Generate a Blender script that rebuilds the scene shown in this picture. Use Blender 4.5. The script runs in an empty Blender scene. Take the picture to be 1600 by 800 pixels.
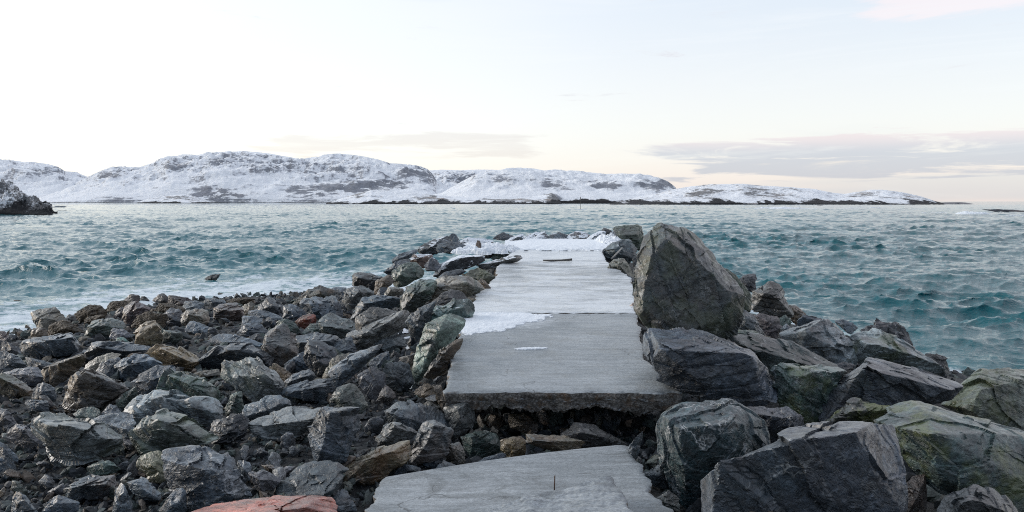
import bpy, bmesh, math, random, time
import numpy as np
from mathutils import Vector, Matrix

T_START = time.time()
scene = bpy.context.scene
COL = scene.collection
R = math.radians

# ------------------------------------------------------------------ camera
F = 1200.0            # focal length in pixels of the 1600 x 800 photograph
CX, HY = 800.0, 314.5 # principal column and horizon row
CZ = 4.2              # eye height above the sea
cam_d = bpy.data.cameras.new("camera")
cam_d.sensor_width = 36.0
cam_d.lens = 36.0 * F / 1600.0
cam_d.shift_y = -(400.0 - HY) / 1600.0
cam_d.clip_start = 0.1
cam_d.clip_end = 60000.0
cam = bpy.data.objects.new("camera", cam_d)
cam.location = (0, 0, CZ)
cam.rotation_euler = (R(90), 0, 0)
COL.objects.link(cam)
scene.camera = cam

# ------------------------------------------------------------------ exposure
scene.view_settings.view_transform = 'Standard'
scene.view_settings.look = 'None'
scene.view_settings.exposure = 0.0
scene.view_settings.gamma = 1.0
scene.view_settings.use_curve_mapping = False
scene.cycles.use_denoising = False
scene.cycles.filter_width = 1.05
scene.cycles.max_bounces = 6
scene.cycles.diffuse_bounces = 3
scene.cycles.glossy_bounces = 3

# ------------------------------------------------------------------ sun
SUN_AZ, SUN_EL = -78.0, 20.0      # degrees: from straight ahead towards the left, above the horizon
az, el = R(SUN_AZ), R(SUN_EL)
sun_dir = Vector((math.sin(az) * math.cos(el), math.cos(az) * math.cos(el), math.sin(el)))
sd = bpy.data.lights.new("sun", 'SUN')
sd.energy = 1.5
sd.angle = R(22)
sd.color = (1.0, 0.95, 0.90)
so = bpy.data.objects.new("sun", sd)
so.rotation_euler = sun_dir.to_track_quat('Z', 'Y').to_euler()
COL.objects.link(so)

# ------------------------------------------------------------------ node helper
class NT:
    def __init__(self, tree):
        self.t = tree
    def n(self, typ, **kw):
        nd = self.t.nodes.new(typ)
        for k, v in kw.items():
            setattr(nd, k, v)
        return nd
    def put(self, sock, v):
        if v is None:
            return
        if isinstance(v, bpy.types.NodeSocket):
            self.t.links.new(v, sock)
        else:
            if hasattr(sock.default_value, '__len__') and not hasattr(v, '__len__'):
                v = [v] * len(sock.default_value)
            if hasattr(v, '__len__') and len(sock.default_value) == 4 and len(v) == 3:
                v = (*v, 1.0)
            sock.default_value = v
    def math(self, op, a, b=None, c=None, clamp=False):
        nd = self.n('ShaderNodeMath', operation=op, use_clamp=clamp)
        self.put(nd.inputs[0], a); self.put(nd.inputs[1], b); self.put(nd.inputs[2], c)
        return nd.outputs[0]
    def vmath(self, op, a, b=None, scale=None):
        nd = self.n('ShaderNodeVectorMath', operation=op)
        self.put(nd.inputs[0], a)
        if b is not None: self.put(nd.inputs[1], b)
        if scale is not None: self.put(nd.inputs['Scale'], scale)
        return nd.outputs[1] if op in ('LENGTH', 'DOT_PRODUCT', 'DISTANCE') else nd.outputs[0]
    def noise(self, vec, scale, detail=4, rough=0.55, dist=0.0):
        nd = self.n('ShaderNodeTexNoise')
        self.put(nd.inputs['Vector'], vec); self.put(nd.inputs['Scale'], scale)
        self.put(nd.inputs['Detail'], detail); self.put(nd.inputs['Roughness'], rough)
        self.put(nd.inputs['Distortion'], dist)
        return nd.outputs[0]
    def noisec(self, vec, scale, detail=3):
        nd = self.n('ShaderNodeTexNoise')
        self.put(nd.inputs['Vector'], vec); self.put(nd.inputs['Scale'], scale); self.put(nd.inputs['Detail'], detail)
        return nd.outputs[1]
    def step(self, v, lo, hi, a=0.0, b=1.0):
        nd = self.n('ShaderNodeMapRange', interpolation_type='SMOOTHSTEP')
        self.put(nd.inputs[0], v); self.put(nd.inputs[1], lo); self.put(nd.inputs[2], hi)
        self.put(nd.inputs[3], a); self.put(nd.inputs[4], b)
        return nd.outputs[0]
    def mix(self, f, a, b, mode='MIX'):
        nd = self.n('ShaderNodeMix', data_type='RGBA', blend_type=mode)
        self.put(nd.inputs[0], f); self.put(nd.inputs[6], a); self.put(nd.inputs[7], b)
        return nd.outputs[2]
    def mapping(self, vec, scale=(1, 1, 1), rot=(0, 0, 0), loc=(0, 0, 0)):
        nd = self.n('ShaderNodeMapping')
        self.put(nd.inputs[0], vec); nd.inputs[1].default_value = loc
        nd.inputs[2].default_value = rot; nd.inputs[3].default_value = scale
        return nd.outputs[0]
    def attr(self, name, typ='OBJECT'):
        nd = self.n('ShaderNodeAttribute', attribute_type=typ, attribute_name=name)
        return nd.outputs['Fac']
    def bump(self, h, strength, dist, normal=None):
        nd = self.n('ShaderNodeBump')
        nd.inputs['Strength'].default_value = strength
        self.put(nd.inputs['Distance'], dist); self.put(nd.inputs['Height'], h)
        if normal is not None: self.put(nd.inputs['Normal'], normal)
        return nd.outputs[0]

def new_mat(name):
    m = bpy.data.materials.new(name)
    m.use_nodes = True
    m.node_tree.nodes.clear()
    nt = NT(m.node_tree)
    out = nt.n('ShaderNodeOutputMaterial')
    b = nt.n('ShaderNodeBsdfPrincipled')
    m.node_tree.links.new(b.outputs[0], out.inputs[0])
    return m, nt, b

# ------------------------------------------------------------------ world: low winter sun behind thin cloud
world = bpy.data.worlds.new("World")
scene.world = world
world.use_nodes = True
wt = world.node_tree
wt.nodes.clear()
w = NT(wt)
wout = w.n('ShaderNodeOutputWorld')
sky = w.n('ShaderNodeTexSky', sky_type='NISHITA')
sky.sun_disc = False
sky.sun_elevation = el
sky.sun_rotation = az
sky.air_density = 1.0
sky.dust_density = 1.5
sky.ozone_density = 1.5
bg_sky = w.n('ShaderNodeBackground')
wt.links.new(sky.outputs[0], bg_sky.inputs[0])
bg_sky.inputs[1].default_value = 0.06

d = w.n('ShaderNodeTexCoord').outputs['Generated']
sp = w.n('ShaderNodeSeparateXYZ'); wt.links.new(d, sp.inputs[0])
dx, dy, dz = sp.outputs
elev = w.math('ARCSINE', dz)                                   # radians
azim = w.math('ARCTAN2', dx, dy)                               # 0 ahead, + to the right
side = w.step(azim, R(-32), R(34))                             # 0 at the left of the view, 1 at the right
e15 = w.step(elev, R(0.0), R(15))
low = w.mix(side, (1.00, 0.955, 0.935), (0.93, 0.82, 0.79))
mid = w.mix(side, (1.0, 0.972, 0.94), (0.925, 0.90, 0.87))
top = w.mix(side, (0.965, 0.975, 0.99), (0.79, 0.84, 0.89))
c = w.mix(w.step(elev, R(0.2), R(6.0)), low, mid)
c = w.mix(w.step(elev, R(5.0), R(16.0)), c, top)
# the upper sky: bluer and dimmer towards the zenith, and dimmer again behind the viewer
c = w.mix(w.step(elev, R(13), R(36)), c, w.mix(w.step(azim, R(0), R(34)), (0.74, 0.93, 1.10), (1.10, 0.98, 1.0)))
c = w.mix(w.step(elev, R(40), R(70)), c, (1.02, 1.10, 1.20))
back = w.step(dy, 0.35, -0.7)
back = w.math('MULTIPLY', back, w.step(elev, R(88), R(45)))
c = w.mix(w.math('MULTIPLY', back, 0.96), c, (0.10, 0.14, 0.21))
# glow round the hidden sun
glow = w.step(w.vmath('DOT_PRODUCT', d, tuple(Vector((math.sin(R(-27)), math.cos(R(-27)), 0.12)).normalized())), 0.80, 1.0)
c = w.mix(w.math('MULTIPLY', glow, 0.45), c, (1.03, 1.005, 0.975))
# layered clouds
cv = w.n('ShaderNodeCombineXYZ')
w.put(cv.inputs[0], azim); w.put(cv.inputs[1], w.math('MULTIPLY', elev, 9.0)); cv.inputs[2].default_value = 3.7
cl_n = w.noise(cv.outputs[0], 6.2, 8, 0.62, 0.5)
cl_f = w.noise(cv.outputs[0], 2.1, 3, 0.5, 0.3)
def band(lo, a, b, hi):
    return w.math('MULTIPLY', w.step(elev, R(lo), R(a)), w.step(elev, R(b), R(hi), 1.0, 0.0))
m1 = w.math('MULTIPLY', band(0.6, 2.4, 3.9, 5.6), w.step(azim, R(6), R(14)))
m1 = w.step(w.math('ADD', w.math('MULTIPLY', m1, 0.30), cl_n), 0.66, 0.79)
m2 = w.math('MULTIPLY', band(-0.6, 0.3, 1.2, 2.4), w.step(azim, R(-6), R(30)))
m2 = w.step(w.math('ADD', w.math('MULTIPLY', m2, 0.36), cl_f), 0.62, 0.86)
m3 = w.math('MULTIPLY', band(2.6, 3.8, 4.6, 5.6), w.math('MULTIPLY', w.step(azim, R(-24), R(-12)), w.step(azim, R(0), R(4), 1.0, 0.0)))
m3 = w.math('MULTIPLY', w.step(w.math('ADD', w.math('MULTIPLY', m3, 0.26), cl_n), 0.62, 0.78), 0.85)
m4 = w.math('MULTIPLY', band(10.9, 12.6, 15.5, 18), w.step(azim, R(20.5), R(27)))
m4 = w.step(w.math('ADD', w.math('MULTIPLY', m4, 0.5), cl_n), 0.72, 0.95)
pinkish = w.step(elev, R(3.2), R(4.6))
cloud_c = w.mix(w.math('MULTIPLY', pinkish, w.step(cl_f, 0.38, 0.62)), (0.57, 0.585, 0.69), (0.86, 0.725, 0.755))
c = w.mix(w.math('MULTIPLY', m2, 0.55), c, (0.66, 0.71, 0.775))
c = w.mix(w.math('MULTIPLY', m1, 0.95), c, cloud_c)
c = w.mix(m3, c, (0.83, 0.765, 0.755))
c = w.mix(w.math('MULTIPLY', m4, 0.9), c, (1.02, 0.895, 0.87))
wisps = w.noise(cv.outputs[0], 1.6, 5, 0.65, 1.5)
c = w.mix(w.step(wisps, 0.50, 0.75, 0.0, 0.5), c, (0.98, 0.965, 0.945))
bg = w.n('ShaderNodeBackground')
wt.links.new(c, bg.inputs[0])
bg.inputs[1].default_value = 0.83
add = w.n('ShaderNodeAddShader')
wt.links.new(bg_sky.outputs[0], add.inputs[0]); wt.links.new(bg.outputs[0], add.inputs[1])
wt.links.new(add.outputs[0], wout.inputs[0])

# ------------------------------------------------------------------ numpy noise
_rs = np.random.RandomState(7)
_P = _rs.permutation(256); _P = np.concatenate([_P, _P, _P])
_G = _rs.normal(size=(256, 3)); _G /= np.linalg.norm(_G, axis=1)[:, None]
def perlin(p):
    p = np.asarray(p, dtype=np.float64)
    i = np.floor(p).astype(np.int64); f = p - i; i &= 255
    u = f * f * f * (f * (f * 6 - 15) + 10)
    def g(a, b, c_):
        h = _P[_P[_P[i[:, 0] + a] + i[:, 1] + b] + i[:, 2] + c_]
        gr = _G[h]
        return gr[:, 0] * (f[:, 0] - a) + gr[:, 1] * (f[:, 1] - b) + gr[:, 2] * (f[:, 2] - c_)
    l = lambda a, b, t: a + t * (b - a)
    x00 = l(g(0, 0, 0), g(1, 0, 0), u[:, 0]); x10 = l(g(0, 1, 0), g(1, 1, 0), u[:, 0])
    x01 = l(g(0, 0, 1), g(1, 0, 1), u[:, 0]); x11 = l(g(0, 1, 1), g(1, 1, 1), u[:, 0])
    return l(l(x00, x10, u[:, 1]), l(x01, x11, u[:, 1]), u[:, 2])
def fbm(p, octs=4, gain=0.5, lac=2.03):
    s = 0; a = 1.0
    for o in range(octs):
        s = s + a * perlin(p + 17.3 * o); p = p * lac; a *= gain
    return s
def ridged(p, octs=4, gain=0.5, lac=2.1):
    s = 0; a = 1.0
    for o in range(octs):
        s = s + a * (1 - 2 * np.abs(perlin(p + 9.1 * o))); p = p * lac; a *= gain
    return s
def sstep(x, a, b):
    t = np.clip((x - a) / (b - a), 0, 1)
    return t * t * (3 - 2 * t)

# ------------------------------------------------------------------ object helpers
def mesh_from(name, verts, faces, mat=None, smooth=True):
    me = bpy.data.meshes.new(name)
    v = np.asarray(verts, dtype=np.float32); f = np.asarray(faces, dtype=np.int32)
    k = f.shape[1]
    me.vertices.add(len(v)); me.vertices.foreach_set('co', v.ravel())
    me.loops.add(f.size); me.loops.foreach_set('vertex_index', f.ravel())
    me.polygons.add(len(f))
    me.polygons.foreach_set('loop_start', np.arange(0, f.size, k, dtype=np.int32))
    me.polygons.foreach_set('loop_total', np.full(len(f), k, dtype=np.int32))
    me.polygons.foreach_set('use_smooth', np.full(len(f), smooth, dtype=bool))
    me.update(calc_edges=True)
    if mat: me.materials.append(mat)
    return me
def link(name, me, label=None, cat=None, group=None, kind=None, parent=None):
    o = bpy.data.objects.new(name, me)
    COL.objects.link(o)
    if label: o['label'] = label
    if cat: o['category'] = cat
    if group: o['group'] = group
    if kind: o['kind'] = kind
    if parent: o.parent = parent
    return o
def grid_faces(nu, nv):
    a = np.arange(nu * nv).reshape(nv, nu)
    return np.stack([a[:-1, :-1].ravel(), a[:-1, 1:].ravel(), a[1:, 1:].ravel(), a[1:, :-1].ravel()], 1)
def set_attr(me, name, vals):
    at = me.attributes.new(name, 'FLOAT', 'POINT')
    at.data.foreach_set('value', np.asarray(vals, dtype=np.float32))

_ico = {}
def ico(n):
    if n not in _ico:
        bm = bmesh.new(); bmesh.ops.create_icosphere(bm, subdivisions=n, radius=1.0)
        v = np.array([x.co[:] for x in bm.verts]); v /= np.linalg.norm(v, axis=1)[:, None]
        f = np.array([[q.index for q in p.verts] for p in bm.faces], dtype=np.int32)
        bm.free(); _ico[n] = (v, f)
    return _ico[n]

# ------------------------------------------------------------------ the lie of the land
PIER = np.array([  # distance, slab top, left edge, right edge
    (11.3, 1.42, -0.99, 2.50), (12.9, 1.57, -1.02, 2.24), (14.5, 1.71, -1.00, 2.42), (16.2, 1.87, -0.88, 2.62),
    (18.5, 1.97, -0.86, 3.00), (21.5, 2.10, -0.48, 3.30), (25.5, 2.27, -0.43, 3.10), (30.0, 2.50, 0.37, 3.50), (35.0, 2.56, 0.3, 4.1)])
PIER[:, 1] -= 2.5 * PIER[:, 0] / F
def pier(Y):
    return [np.interp(Y, PIER[:, 0], PIER[:, k]) for k in (1, 2, 3)]
def ground(X, Y):
    X = np.asarray(X, float); Y = np.asarray(Y, float)
    ql = ((np.minimum(X, 0) + 2) / 14.5) ** 4 + (np.maximum(Y - 12, 0) / 24) ** 4
    B = np.where(ql < 1, 0.86 * (1 - ql ** 0.5), 1.2 * (1 - ql ** 0.5))
    xs = 12.5 - 0.17 * np.maximum(Y - 10, 0); xs = np.maximum(xs, 5)
    qr = (np.maximum(X, 0) / xs) ** 4 + (np.maximum(Y - 14, 0) / 24) ** 4
    Rr = np.where(qr < 1, 1.2 * (1 - qr ** 0.7), 1.4 * (1 - qr ** 0.5))
    Rr = Rr - 0.75 * sstep(X, 2.2, 3.2) * (1 - sstep(X, 8.0, 9.5)) * (1 - sstep(Y, 11.5, 14.5))
    t = sstep(X, -1.0, 2.5)
    base = B * (1 - t) + Rr * t
    z, xl, xr = pier(Y)
    e = np.maximum(np.maximum(xl - X, X - xr), 0)
    core = z - 0.36 - 0.47 * e - 1.3 * np.maximum(12.7 - Y, 0) - 0.7 * np.maximum(Y - 34.5, 0)
    g = np.maximum(base, core)
    # the hollow under the broken end of the slab
    hol = sstep(X, -1.6, -0.6) * (1 - sstep(X, 2.3, 3.4)) * sstep(Y, 9.0, 9.8) * (1 - sstep(Y, 12.2, 13.0))
    g = g - hol * np.maximum(g - 0.55, 0)
    low_ = sstep(X, -2.6, -1.9) * (1 - sstep(X, 2.0, 2.6)) * (1 - sstep(Y, 9.6, 10.2))
    g = g - low_ * np.maximum(g - 0.5, 0)
    return np.maximum(g, -6)
_Ys = np.exp(np.linspace(math.log(4.0), math.log(60), 1500))
def depth_at(px, py):
    X = (px - CX) / F * _Ys; Z = CZ - (py - HY) / F * _Ys
    hit = np.nonzero(Z <= np.maximum(ground(X, _Ys), 0.0))[0]
    return float(_Ys[hit[0]]) if len(hit) else 55.0
def at(px, py, Y):
    return np.array(((px - CX) / F * Y, Y, CZ - (py - HY) / F * Y))

# ------------------------------------------------------------------ materials
def rock_material():
    m, nt, b = new_mat("broken_rock")
    obj = nt.n('ShaderNodeTexCoord').outputs['Object']
    oi = nt.n('ShaderNodeObjectInfo')
    rnd = oi.outputs['Random']
    off = nt.vmath('SCALE', (37.0, 91.0, 53.0), scale=rnd)
    p = nt.vmath('ADD', obj, off)
    tint = oi.outputs['Color']
    geo = nt.n('ShaderNodeNewGeometry')
    warp = nt.vmath('SCALE', nt.vmath('SUBTRACT', nt.noisec(p, 1.7, 3), (0.5, 0.5, 0.5)), scale=0.55)
    pw = nt.vmath('ADD', p, warp)
    mott = nt.noise(pw, 1.5, 6, 0.62)
    fine = nt.noise(p, 14, 6, 0.65)
    lay = nt.noise(nt.mapping(pw, scale=(1.0, 1.0, 5.5)), 2.0, 6, 0.65)
    lay2 = nt.noise(nt.mapping(pw, scale=(1.3, 1.3, 26.0)), 2.0, 3, 0.6)
    val = nt.math('MULTIPLY', nt.step(mott, 0.30, 0.70, 0.42, 1.65), nt.step(fine, 0.28, 0.72, 0.50, 1.55))
    val = nt.math('MULTIPLY', val, nt.step(lay, 0.30, 0.70, 0.70, 1.30))
    vv = nt.n('ShaderNodeCombineXYZ')
    for k in range(3): nt.put(vv.inputs[k], val)
    col = nt.mix(1.0, tint, vv.outputs[0], 'MULTIPLY')
    # slow drift of hue: rusty and greenish zones
    hue = nt.noise(p, 0.9, 3, 0.5)
    col = nt.mix(nt.step(hue, 0.56, 0.74, 0, 0.35), col, nt.mix(1.0, col, (1.22, 1.0, 0.78), 'MULTIPLY'))
    col = nt.mix(nt.step(hue, 0.46, 0.30, 0, 0.45), col, nt.mix(1.0, col, (0.82, 1.06, 1.02), 'MULTIPLY'))
    # pale veins and scuffs
    vo = nt.n('ShaderNodeTexVoronoi', feature='DISTANCE_TO_EDGE')
    wv = nt.vmath('ADD', p, nt.vmath('SCALE', nt.vmath('SUBTRACT', nt.noisec(p, 2.6, 4), (0.5, 0.5, 0.5)), scale=1.5))
    nt.put(vo.inputs['Vector'], nt.mapping(wv, scale=(1, 1, 1.7))); vo.inputs['Scale'].default_value = 1.15
    vein = nt.step(vo.outputs['Distance'], 0.0, 0.035, 1, 0)
    vein = nt.math('MULTIPLY', vein, nt.step(nt.noise(p, 3.2, 3), 0.50, 0.66))
    col = nt.mix(nt.math('MULTIPLY', vein, nt.attr('vein')), col, (0.42, 0.43, 0.42))
    marb = nt.noise(nt.vmath('ADD', p, nt.vmath('SCALE', nt.noisec(p, 3.5, 4), scale=0.9)), 3.4, 8, 0.70, 1.2)
    col = nt.mix(nt.math('MULTIPLY', nt.step(marb, 0.53, 0.66), nt.attr('marble')), col, (0.36, 0.385, 0.41))
    scuff = nt.noise(nt.mapping(pw, scale=(2.0, 2.0, 11.0)), 3.5, 6, 0.72)
    col = nt.mix(nt.math('MULTIPLY', nt.step(scuff, 0.58, 0.72), nt.attr('scuff')), col, (0.31, 0.325, 0.335))
    dk = nt.noise(nt.vmath('ADD', p, (5, 9, 2)), 2.2, 7, 0.7, 0.7)
    col = nt.mix(nt.step(dk, 0.54, 0.66, 0, 0.7), col, (0.028, 0.031, 0.034))
    # rust, algae
    rn = nt.noise(p, 2.3, 5, 0.65)
    col = nt.mix(nt.math('MULTIPLY', nt.step(rn, 0.46, 0.66), nt.attr('rust')), col, nt.mix(fine, (0.17, 0.085, 0.035), (0.34, 0.20, 0.10)))
    an = nt.noise(nt.vmath('ADD', p, (11, 3, 7)), 1.9, 6, 0.66)
    col = nt.mix(nt.math('MULTIPLY', nt.step(an, 0.47, 0.62), nt.attr('algae')), col, nt.mix(fine, (0.045, 0.062, 0.018), (0.14, 0.165, 0.030)))
    # the wet, weedy band just above the sea
    ps = nt.n('ShaderNodeSeparateXYZ'); nt.t.links.new(geo.outputs['Position'], ps.inputs[0])
    wet = nt.step(nt.math('ADD', ps.outputs[2], nt.math('MULTIPLY', nt.math('SUBTRACT', mott, 0.5), 0.7)), 0.16, 0.42, 1, 0)
    col = nt.mix(nt.math('MULTIPLY', wet, 0.8), col, nt.mix(1.0, col, (0.42, 0.36, 0.27), 'MULTIPLY'))
    # old snow lying on level tops
    nz = nt.n('ShaderNodeSeparateXYZ'); nt.t.links.new(geo.outputs['Normal'], nz.inputs[0])
    sn = nt.math('ADD', nz.outputs[2], nt.math('MULTIPLY', nt.math('SUBTRACT', nt.noise(geo.outputs['Position'], 2.6, 6, 0.65), 0.5), 1.7))
    thr = nt.math('SUBTRACT', 1.45, nt.math('MULTIPLY', nt.attr('snow'), 1.25))
    snow = nt.step(nt.math('SUBTRACT', sn, thr), 0.0, 0.12)
    snow = nt.math('MULTIPLY', snow, nt.step(nt.attr('snow'), 0.02, 0.1))
    col = nt.mix(snow, col, (0.80, 0.84, 0.89))
    nt.put(b.inputs['Base Color'], col)
    rough = nt.step(nt.noise(p, 5, 4), 0.3, 0.7, 0.28, 0.52)
    nt.put(b.inputs['Roughness'], nt.math('MAXIMUM', rough, nt.math('MULTIPLY', snow, 0.9)))
    b.inputs['Specular IOR Level'].default_value = 0.75
    b.inputs['Coat Weight'].default_value = 0.38
    b.inputs['Coat Roughness'].default_value = 0.22
    ck = nt.n('ShaderNodeTexVoronoi', feature='DISTANCE_TO_EDGE')
    nt.put(ck.inputs['Vector'], nt.mapping(wv, scale=(1, 1, 2.2))); ck.inputs['Scale'].default_value = 2.6
    crack = nt.step(ck.outputs['Distance'], 0.0, 0.05)
    h = nt.math('ADD', nt.math('MULTIPLY', lay, 0.9), nt.math('MULTIPLY', lay2, 0.45))
    h = nt.math('ADD', h, nt.math('MULTIPLY', nt.noise(pw, 6, 9, 0.66), 1.0))
    h = nt.math('ADD', h, nt.math('MULTIPLY', crack, 0.22))
    n1 = nt.bump(h, 0.7, 0.05)
    n2 = nt.bump(nt.noise(p, 30, 7, 0.68), 0.6, 0.018, n1)
    nt.put(b.inputs['Normal'], n2)
    return m
M_ROCK = rock_material()

def weed_material():
    m, nt, b = new_mat("bladder_weed")
    p = nt.n('ShaderNodeTexCoord').outputs['Object']
    f = nt.noise(p, 18, 8, 0.7, 0.6)
    nt.put(b.inputs['Base Color'], nt.mix(nt.step(f, 0.35, 0.65), (0.018, 0.013, 0.008), (0.115, 0.082, 0.045)))
    b.inputs['Roughness'].default_value = 0.55
    v = nt.n('ShaderNodeTexVoronoi'); nt.put(v.inputs['Vector'], nt.mapping(p, scale=(1, 1, .5))); v.inputs['Scale'].default_value = 16
    nt.put(b.inputs['Normal'], nt.bump(nt.math('ADD', f, v.outputs[0]), 1.0, 0.09))
    return m
M_WEED = weed_material()

def gravel_material(name, lo, hi, sc):
    m, nt, b = new_mat(name)
    geo = nt.n('ShaderNodeNewGeometry')
    pos = geo.outputs['Position']
    rnd = geo.outputs['Random Per Island']
    n = nt.noise(pos, sc, 6, 0.65)
    ramp = nt.n('ShaderNodeValToRGB'); cr = ramp.color_ramp
    cr.elements[0].color = (*lo, 1); cr.elements[1].color = (*hi, 1)
    e = cr.elements.new(0.45); e.color = (0.065, 0.074, 0.083, 1)
    e = cr.elements.new(0.8); e.color = (0.10, 0.125, 0.112, 1)
    e = cr.elements.new(0.9); e.color = (0.16, 0.125, 0.095, 1)
    nt.put(ramp.inputs[0], rnd)
    val = nt.step(n, 0.3, 0.7, 0.55, 1.35)
    vv = nt.n('ShaderNodeCombineXYZ')
    for k in range(3): nt.put(vv.inputs[k], val)
    nt.put(b.inputs['Base Color'], nt.mix(1.0, ramp.outputs[0], vv.outputs[0], 'MULTIPLY'))
    b.inputs['Roughness'].default_value = 0.62
    b.inputs['Specular IOR Level'].default_value = 0.3
    nt.put(b.inputs['Normal'], nt.bump(nt.noise(pos, sc * 3, 6, 0.6), 0.6, 0.03))
    return m
M_RUBBLE = gravel_material("shingle", (0.022, 0.025, 0.028), (0.12, 0.124, 0.128), 9)

def ground_material():
    m, nt, b = new_mat("wet_ground")
    pos = nt.n('ShaderNodeNewGeometry').outputs['Position']
    n = nt.noise(pos, 6, 8, 0.7)
    v = nt.n('ShaderNodeTexVoronoi'); nt.put(v.inputs['Vector'], pos); v.inputs['Scale'].default_value = 9
    nt.put(b.inputs['Base Color'], nt.mix(nt.step(n, 0.35, 0.65), (0.014, 0.015, 0.016), (0.045, 0.047, 0.048)))
    b.inputs['Roughness'].default_value = 0.7
    nt.put(b.inputs['Normal'], nt.bump(nt.math('SUBTRACT', n, v.outputs[0]), 1.0, 0.12))
    return m
M_GROUND = ground_material()

# ------------------------------------------------------------------ the rock maker
def hull_planes(pts):
    bm = bmesh.new()
    for p in pts: bm.verts.new(p)
    res = bmesh.ops.convex_hull(bm, input=bm.verts)
    bm.normal_update()
    N, D = [], []
    for f in bm.faces:
        if f.calc_area() < 1e-6: continue
        n = np.array(f.normal); N.append(n); D.append(n @ np.array(f.verts[0].co))
    bm.free()
    return np.array(N), np.array(D)

def rock_shape(pts, rng, sub, chips=14, rough=1.0, strata=0.5, soft=150, bed=None, plates=1.0):
    """a fractured block: the hull of the given corners with chipped corners, splits and a rough face"""
    pts = np.asarray(pts)
    c = (pts.min(0) + pts.max(0)) / 2 * 0.5 + pts.mean(0) * 0.5
    q = pts - c
    N, D = hull_planes(q)
    sg = np.sign((N * 0).sum() + 1)
    # make sure planes face outwards
    flip = D < 0; N[flip] *= -1; D[flip] *= -1
    size = float(np.prod(np.ptp(q, axis=0)) ** (1 / 3))
    ex = np.maximum(np.ptp(q, axis=0) / 2, 1e-3)
    # merge corners that are nearly flat into single faces
    keepN, keepD = [], []
    for i in np.argsort(D / np.linalg.norm(N * ex, axis=1)):
        if all(N[i] @ kn < 0.965 for kn in keepN) or len(keepN) < 4:
            keepN.append(N[i]); keepD.append((q @ N[i]).max() * 0.985)
    N, D = np.array(keepN), np.array(keepD)
    D = np.maximum(D, 0.02 * size)
    U, faces = ico(sub)
    def radial(N, D, soft):
        A = np.maximum((U * ex) @ N.T / D, 1e-9)
        mx = A.max(1)
        return 1.0 / (mx * ((A / mx[:, None]) ** soft).sum(1) ** (1.0 / soft)), A.argmax(1)
    r, am = radial(N, D, 200)
    v0 = (U * ex) * r[:, None]
    # chisel flat facets into the surface
    k = rng.randint(0, len(U), chips * 2)
    cn = N[am[k]] + rng.normal(size=(len(k), 3)) * 0.11
    cn /= np.linalg.norm(cn, axis=1)[:, None]
    cd = (v0[k] * cn).sum(1) - size * rng.uniform(0.0, 0.02, len(k))
    # and knock a few corners off
    k2 = rng.normal(size=(3, 3)); k2 /= np.linalg.norm(k2, axis=1)[:, None]
    cd2 = (v0 @ k2.T).max(0) * rng.uniform(0.91, 0.98, 3)
    N = np.vstack([N, cn, k2]); D = np.maximum(np.concatenate([D, cd, cd2]), 0.05 * size)
    r, am = radial(N, D, soft)
    v = (U * ex) * r[:, None]
    rot = Matrix.Rotation(rng.uniform(0, 6.28), 3, 'Z') @ Matrix.Rotation(rng.normal(0, 0.75), 3, 'X') @ Matrix.Rotation(rng.normal(0, 0.4), 3, 'Y')
    if bed is not None:
        rot = Matrix.Rotation(R(bed[1]), 3, 'Z') @ Matrix.Rotation(R(bed[0]), 3, 'X')
    Rm = np.array(rot)
    loc = v @ Rm                                     # local coordinates, z across the bedding
    s0 = rng.uniform(0, 100, 3)
    nrm = v / np.linalg.norm(v, axis=1)[:, None]
    h = 0.018 * fbm(loc / size * 1.6 + s0, 3) + 0.015 * (ridged(loc / size * 4.2 + s0, 4, 0.6) - 0.9)
    # broken plates: each patch of the face is tilted and set back on its own
    for (ns_, amp_, tl_) in ((12, 0.024 * plates, 0.15 * plates), (70, 0.018 * plates, 0.24 * plates)):
        sd = v[rng.randint(0, len(v), ns_)] @ Rm
        wv = loc / size + 0.07 * np.stack([perlin(loc / size * 3.3 + s0 + 40 * j) for j in range(3)], 1)
        dd = ((wv[:, None, :] - sd[None] / size) * np.array([1, 1, 1.8])) ** 2
        idx = dd.sum(2).argmin(1)
        gr = rng.normal(size=(ns_, 3)) * tl_
        h = h + amp_ * (rng.uniform(-0.5, 0.5, ns_)[idx]) + 0.5 * ((loc / size - sd[idx] / size) * gr[idx]).sum(1)
    h = np.clip(h, -0.16, 0.10)
    lay = loc[:, 2] / size * rng.uniform(5, 8) + 0.8 * fbm(loc / size * 1.1 + s0 + 5, 2)
    fr = lay - np.floor(lay)
    step_h = np.array([math.sin(k * 12.9898) * 43758.5453 % 1.0 for k in range(-60, 60)])
    k = (np.floor(lay).astype(int) + 60) % 120
    h = h + strata * (0.040 * (step_h[k] - 0.5) + 0.018 * (sstep(fr, 0, 0.22) - 0.5))
    v = v + nrm * (h * size * rough)[:, None]
    return c, Rm, v @ Rm, faces, size

class RNG(np.random.RandomState): pass
def set_props(o, tint, opts):
    o.color = (*tint, 1.0)
    o['scuff'] = float(opts.get('scuff', 0.42))
    for k in ('vein', 'marble', 'rust', 'algae', 'snow'):
        o[k] = float(opts.get(k, 0.35 if k == 'vein' else 0.0))

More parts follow.
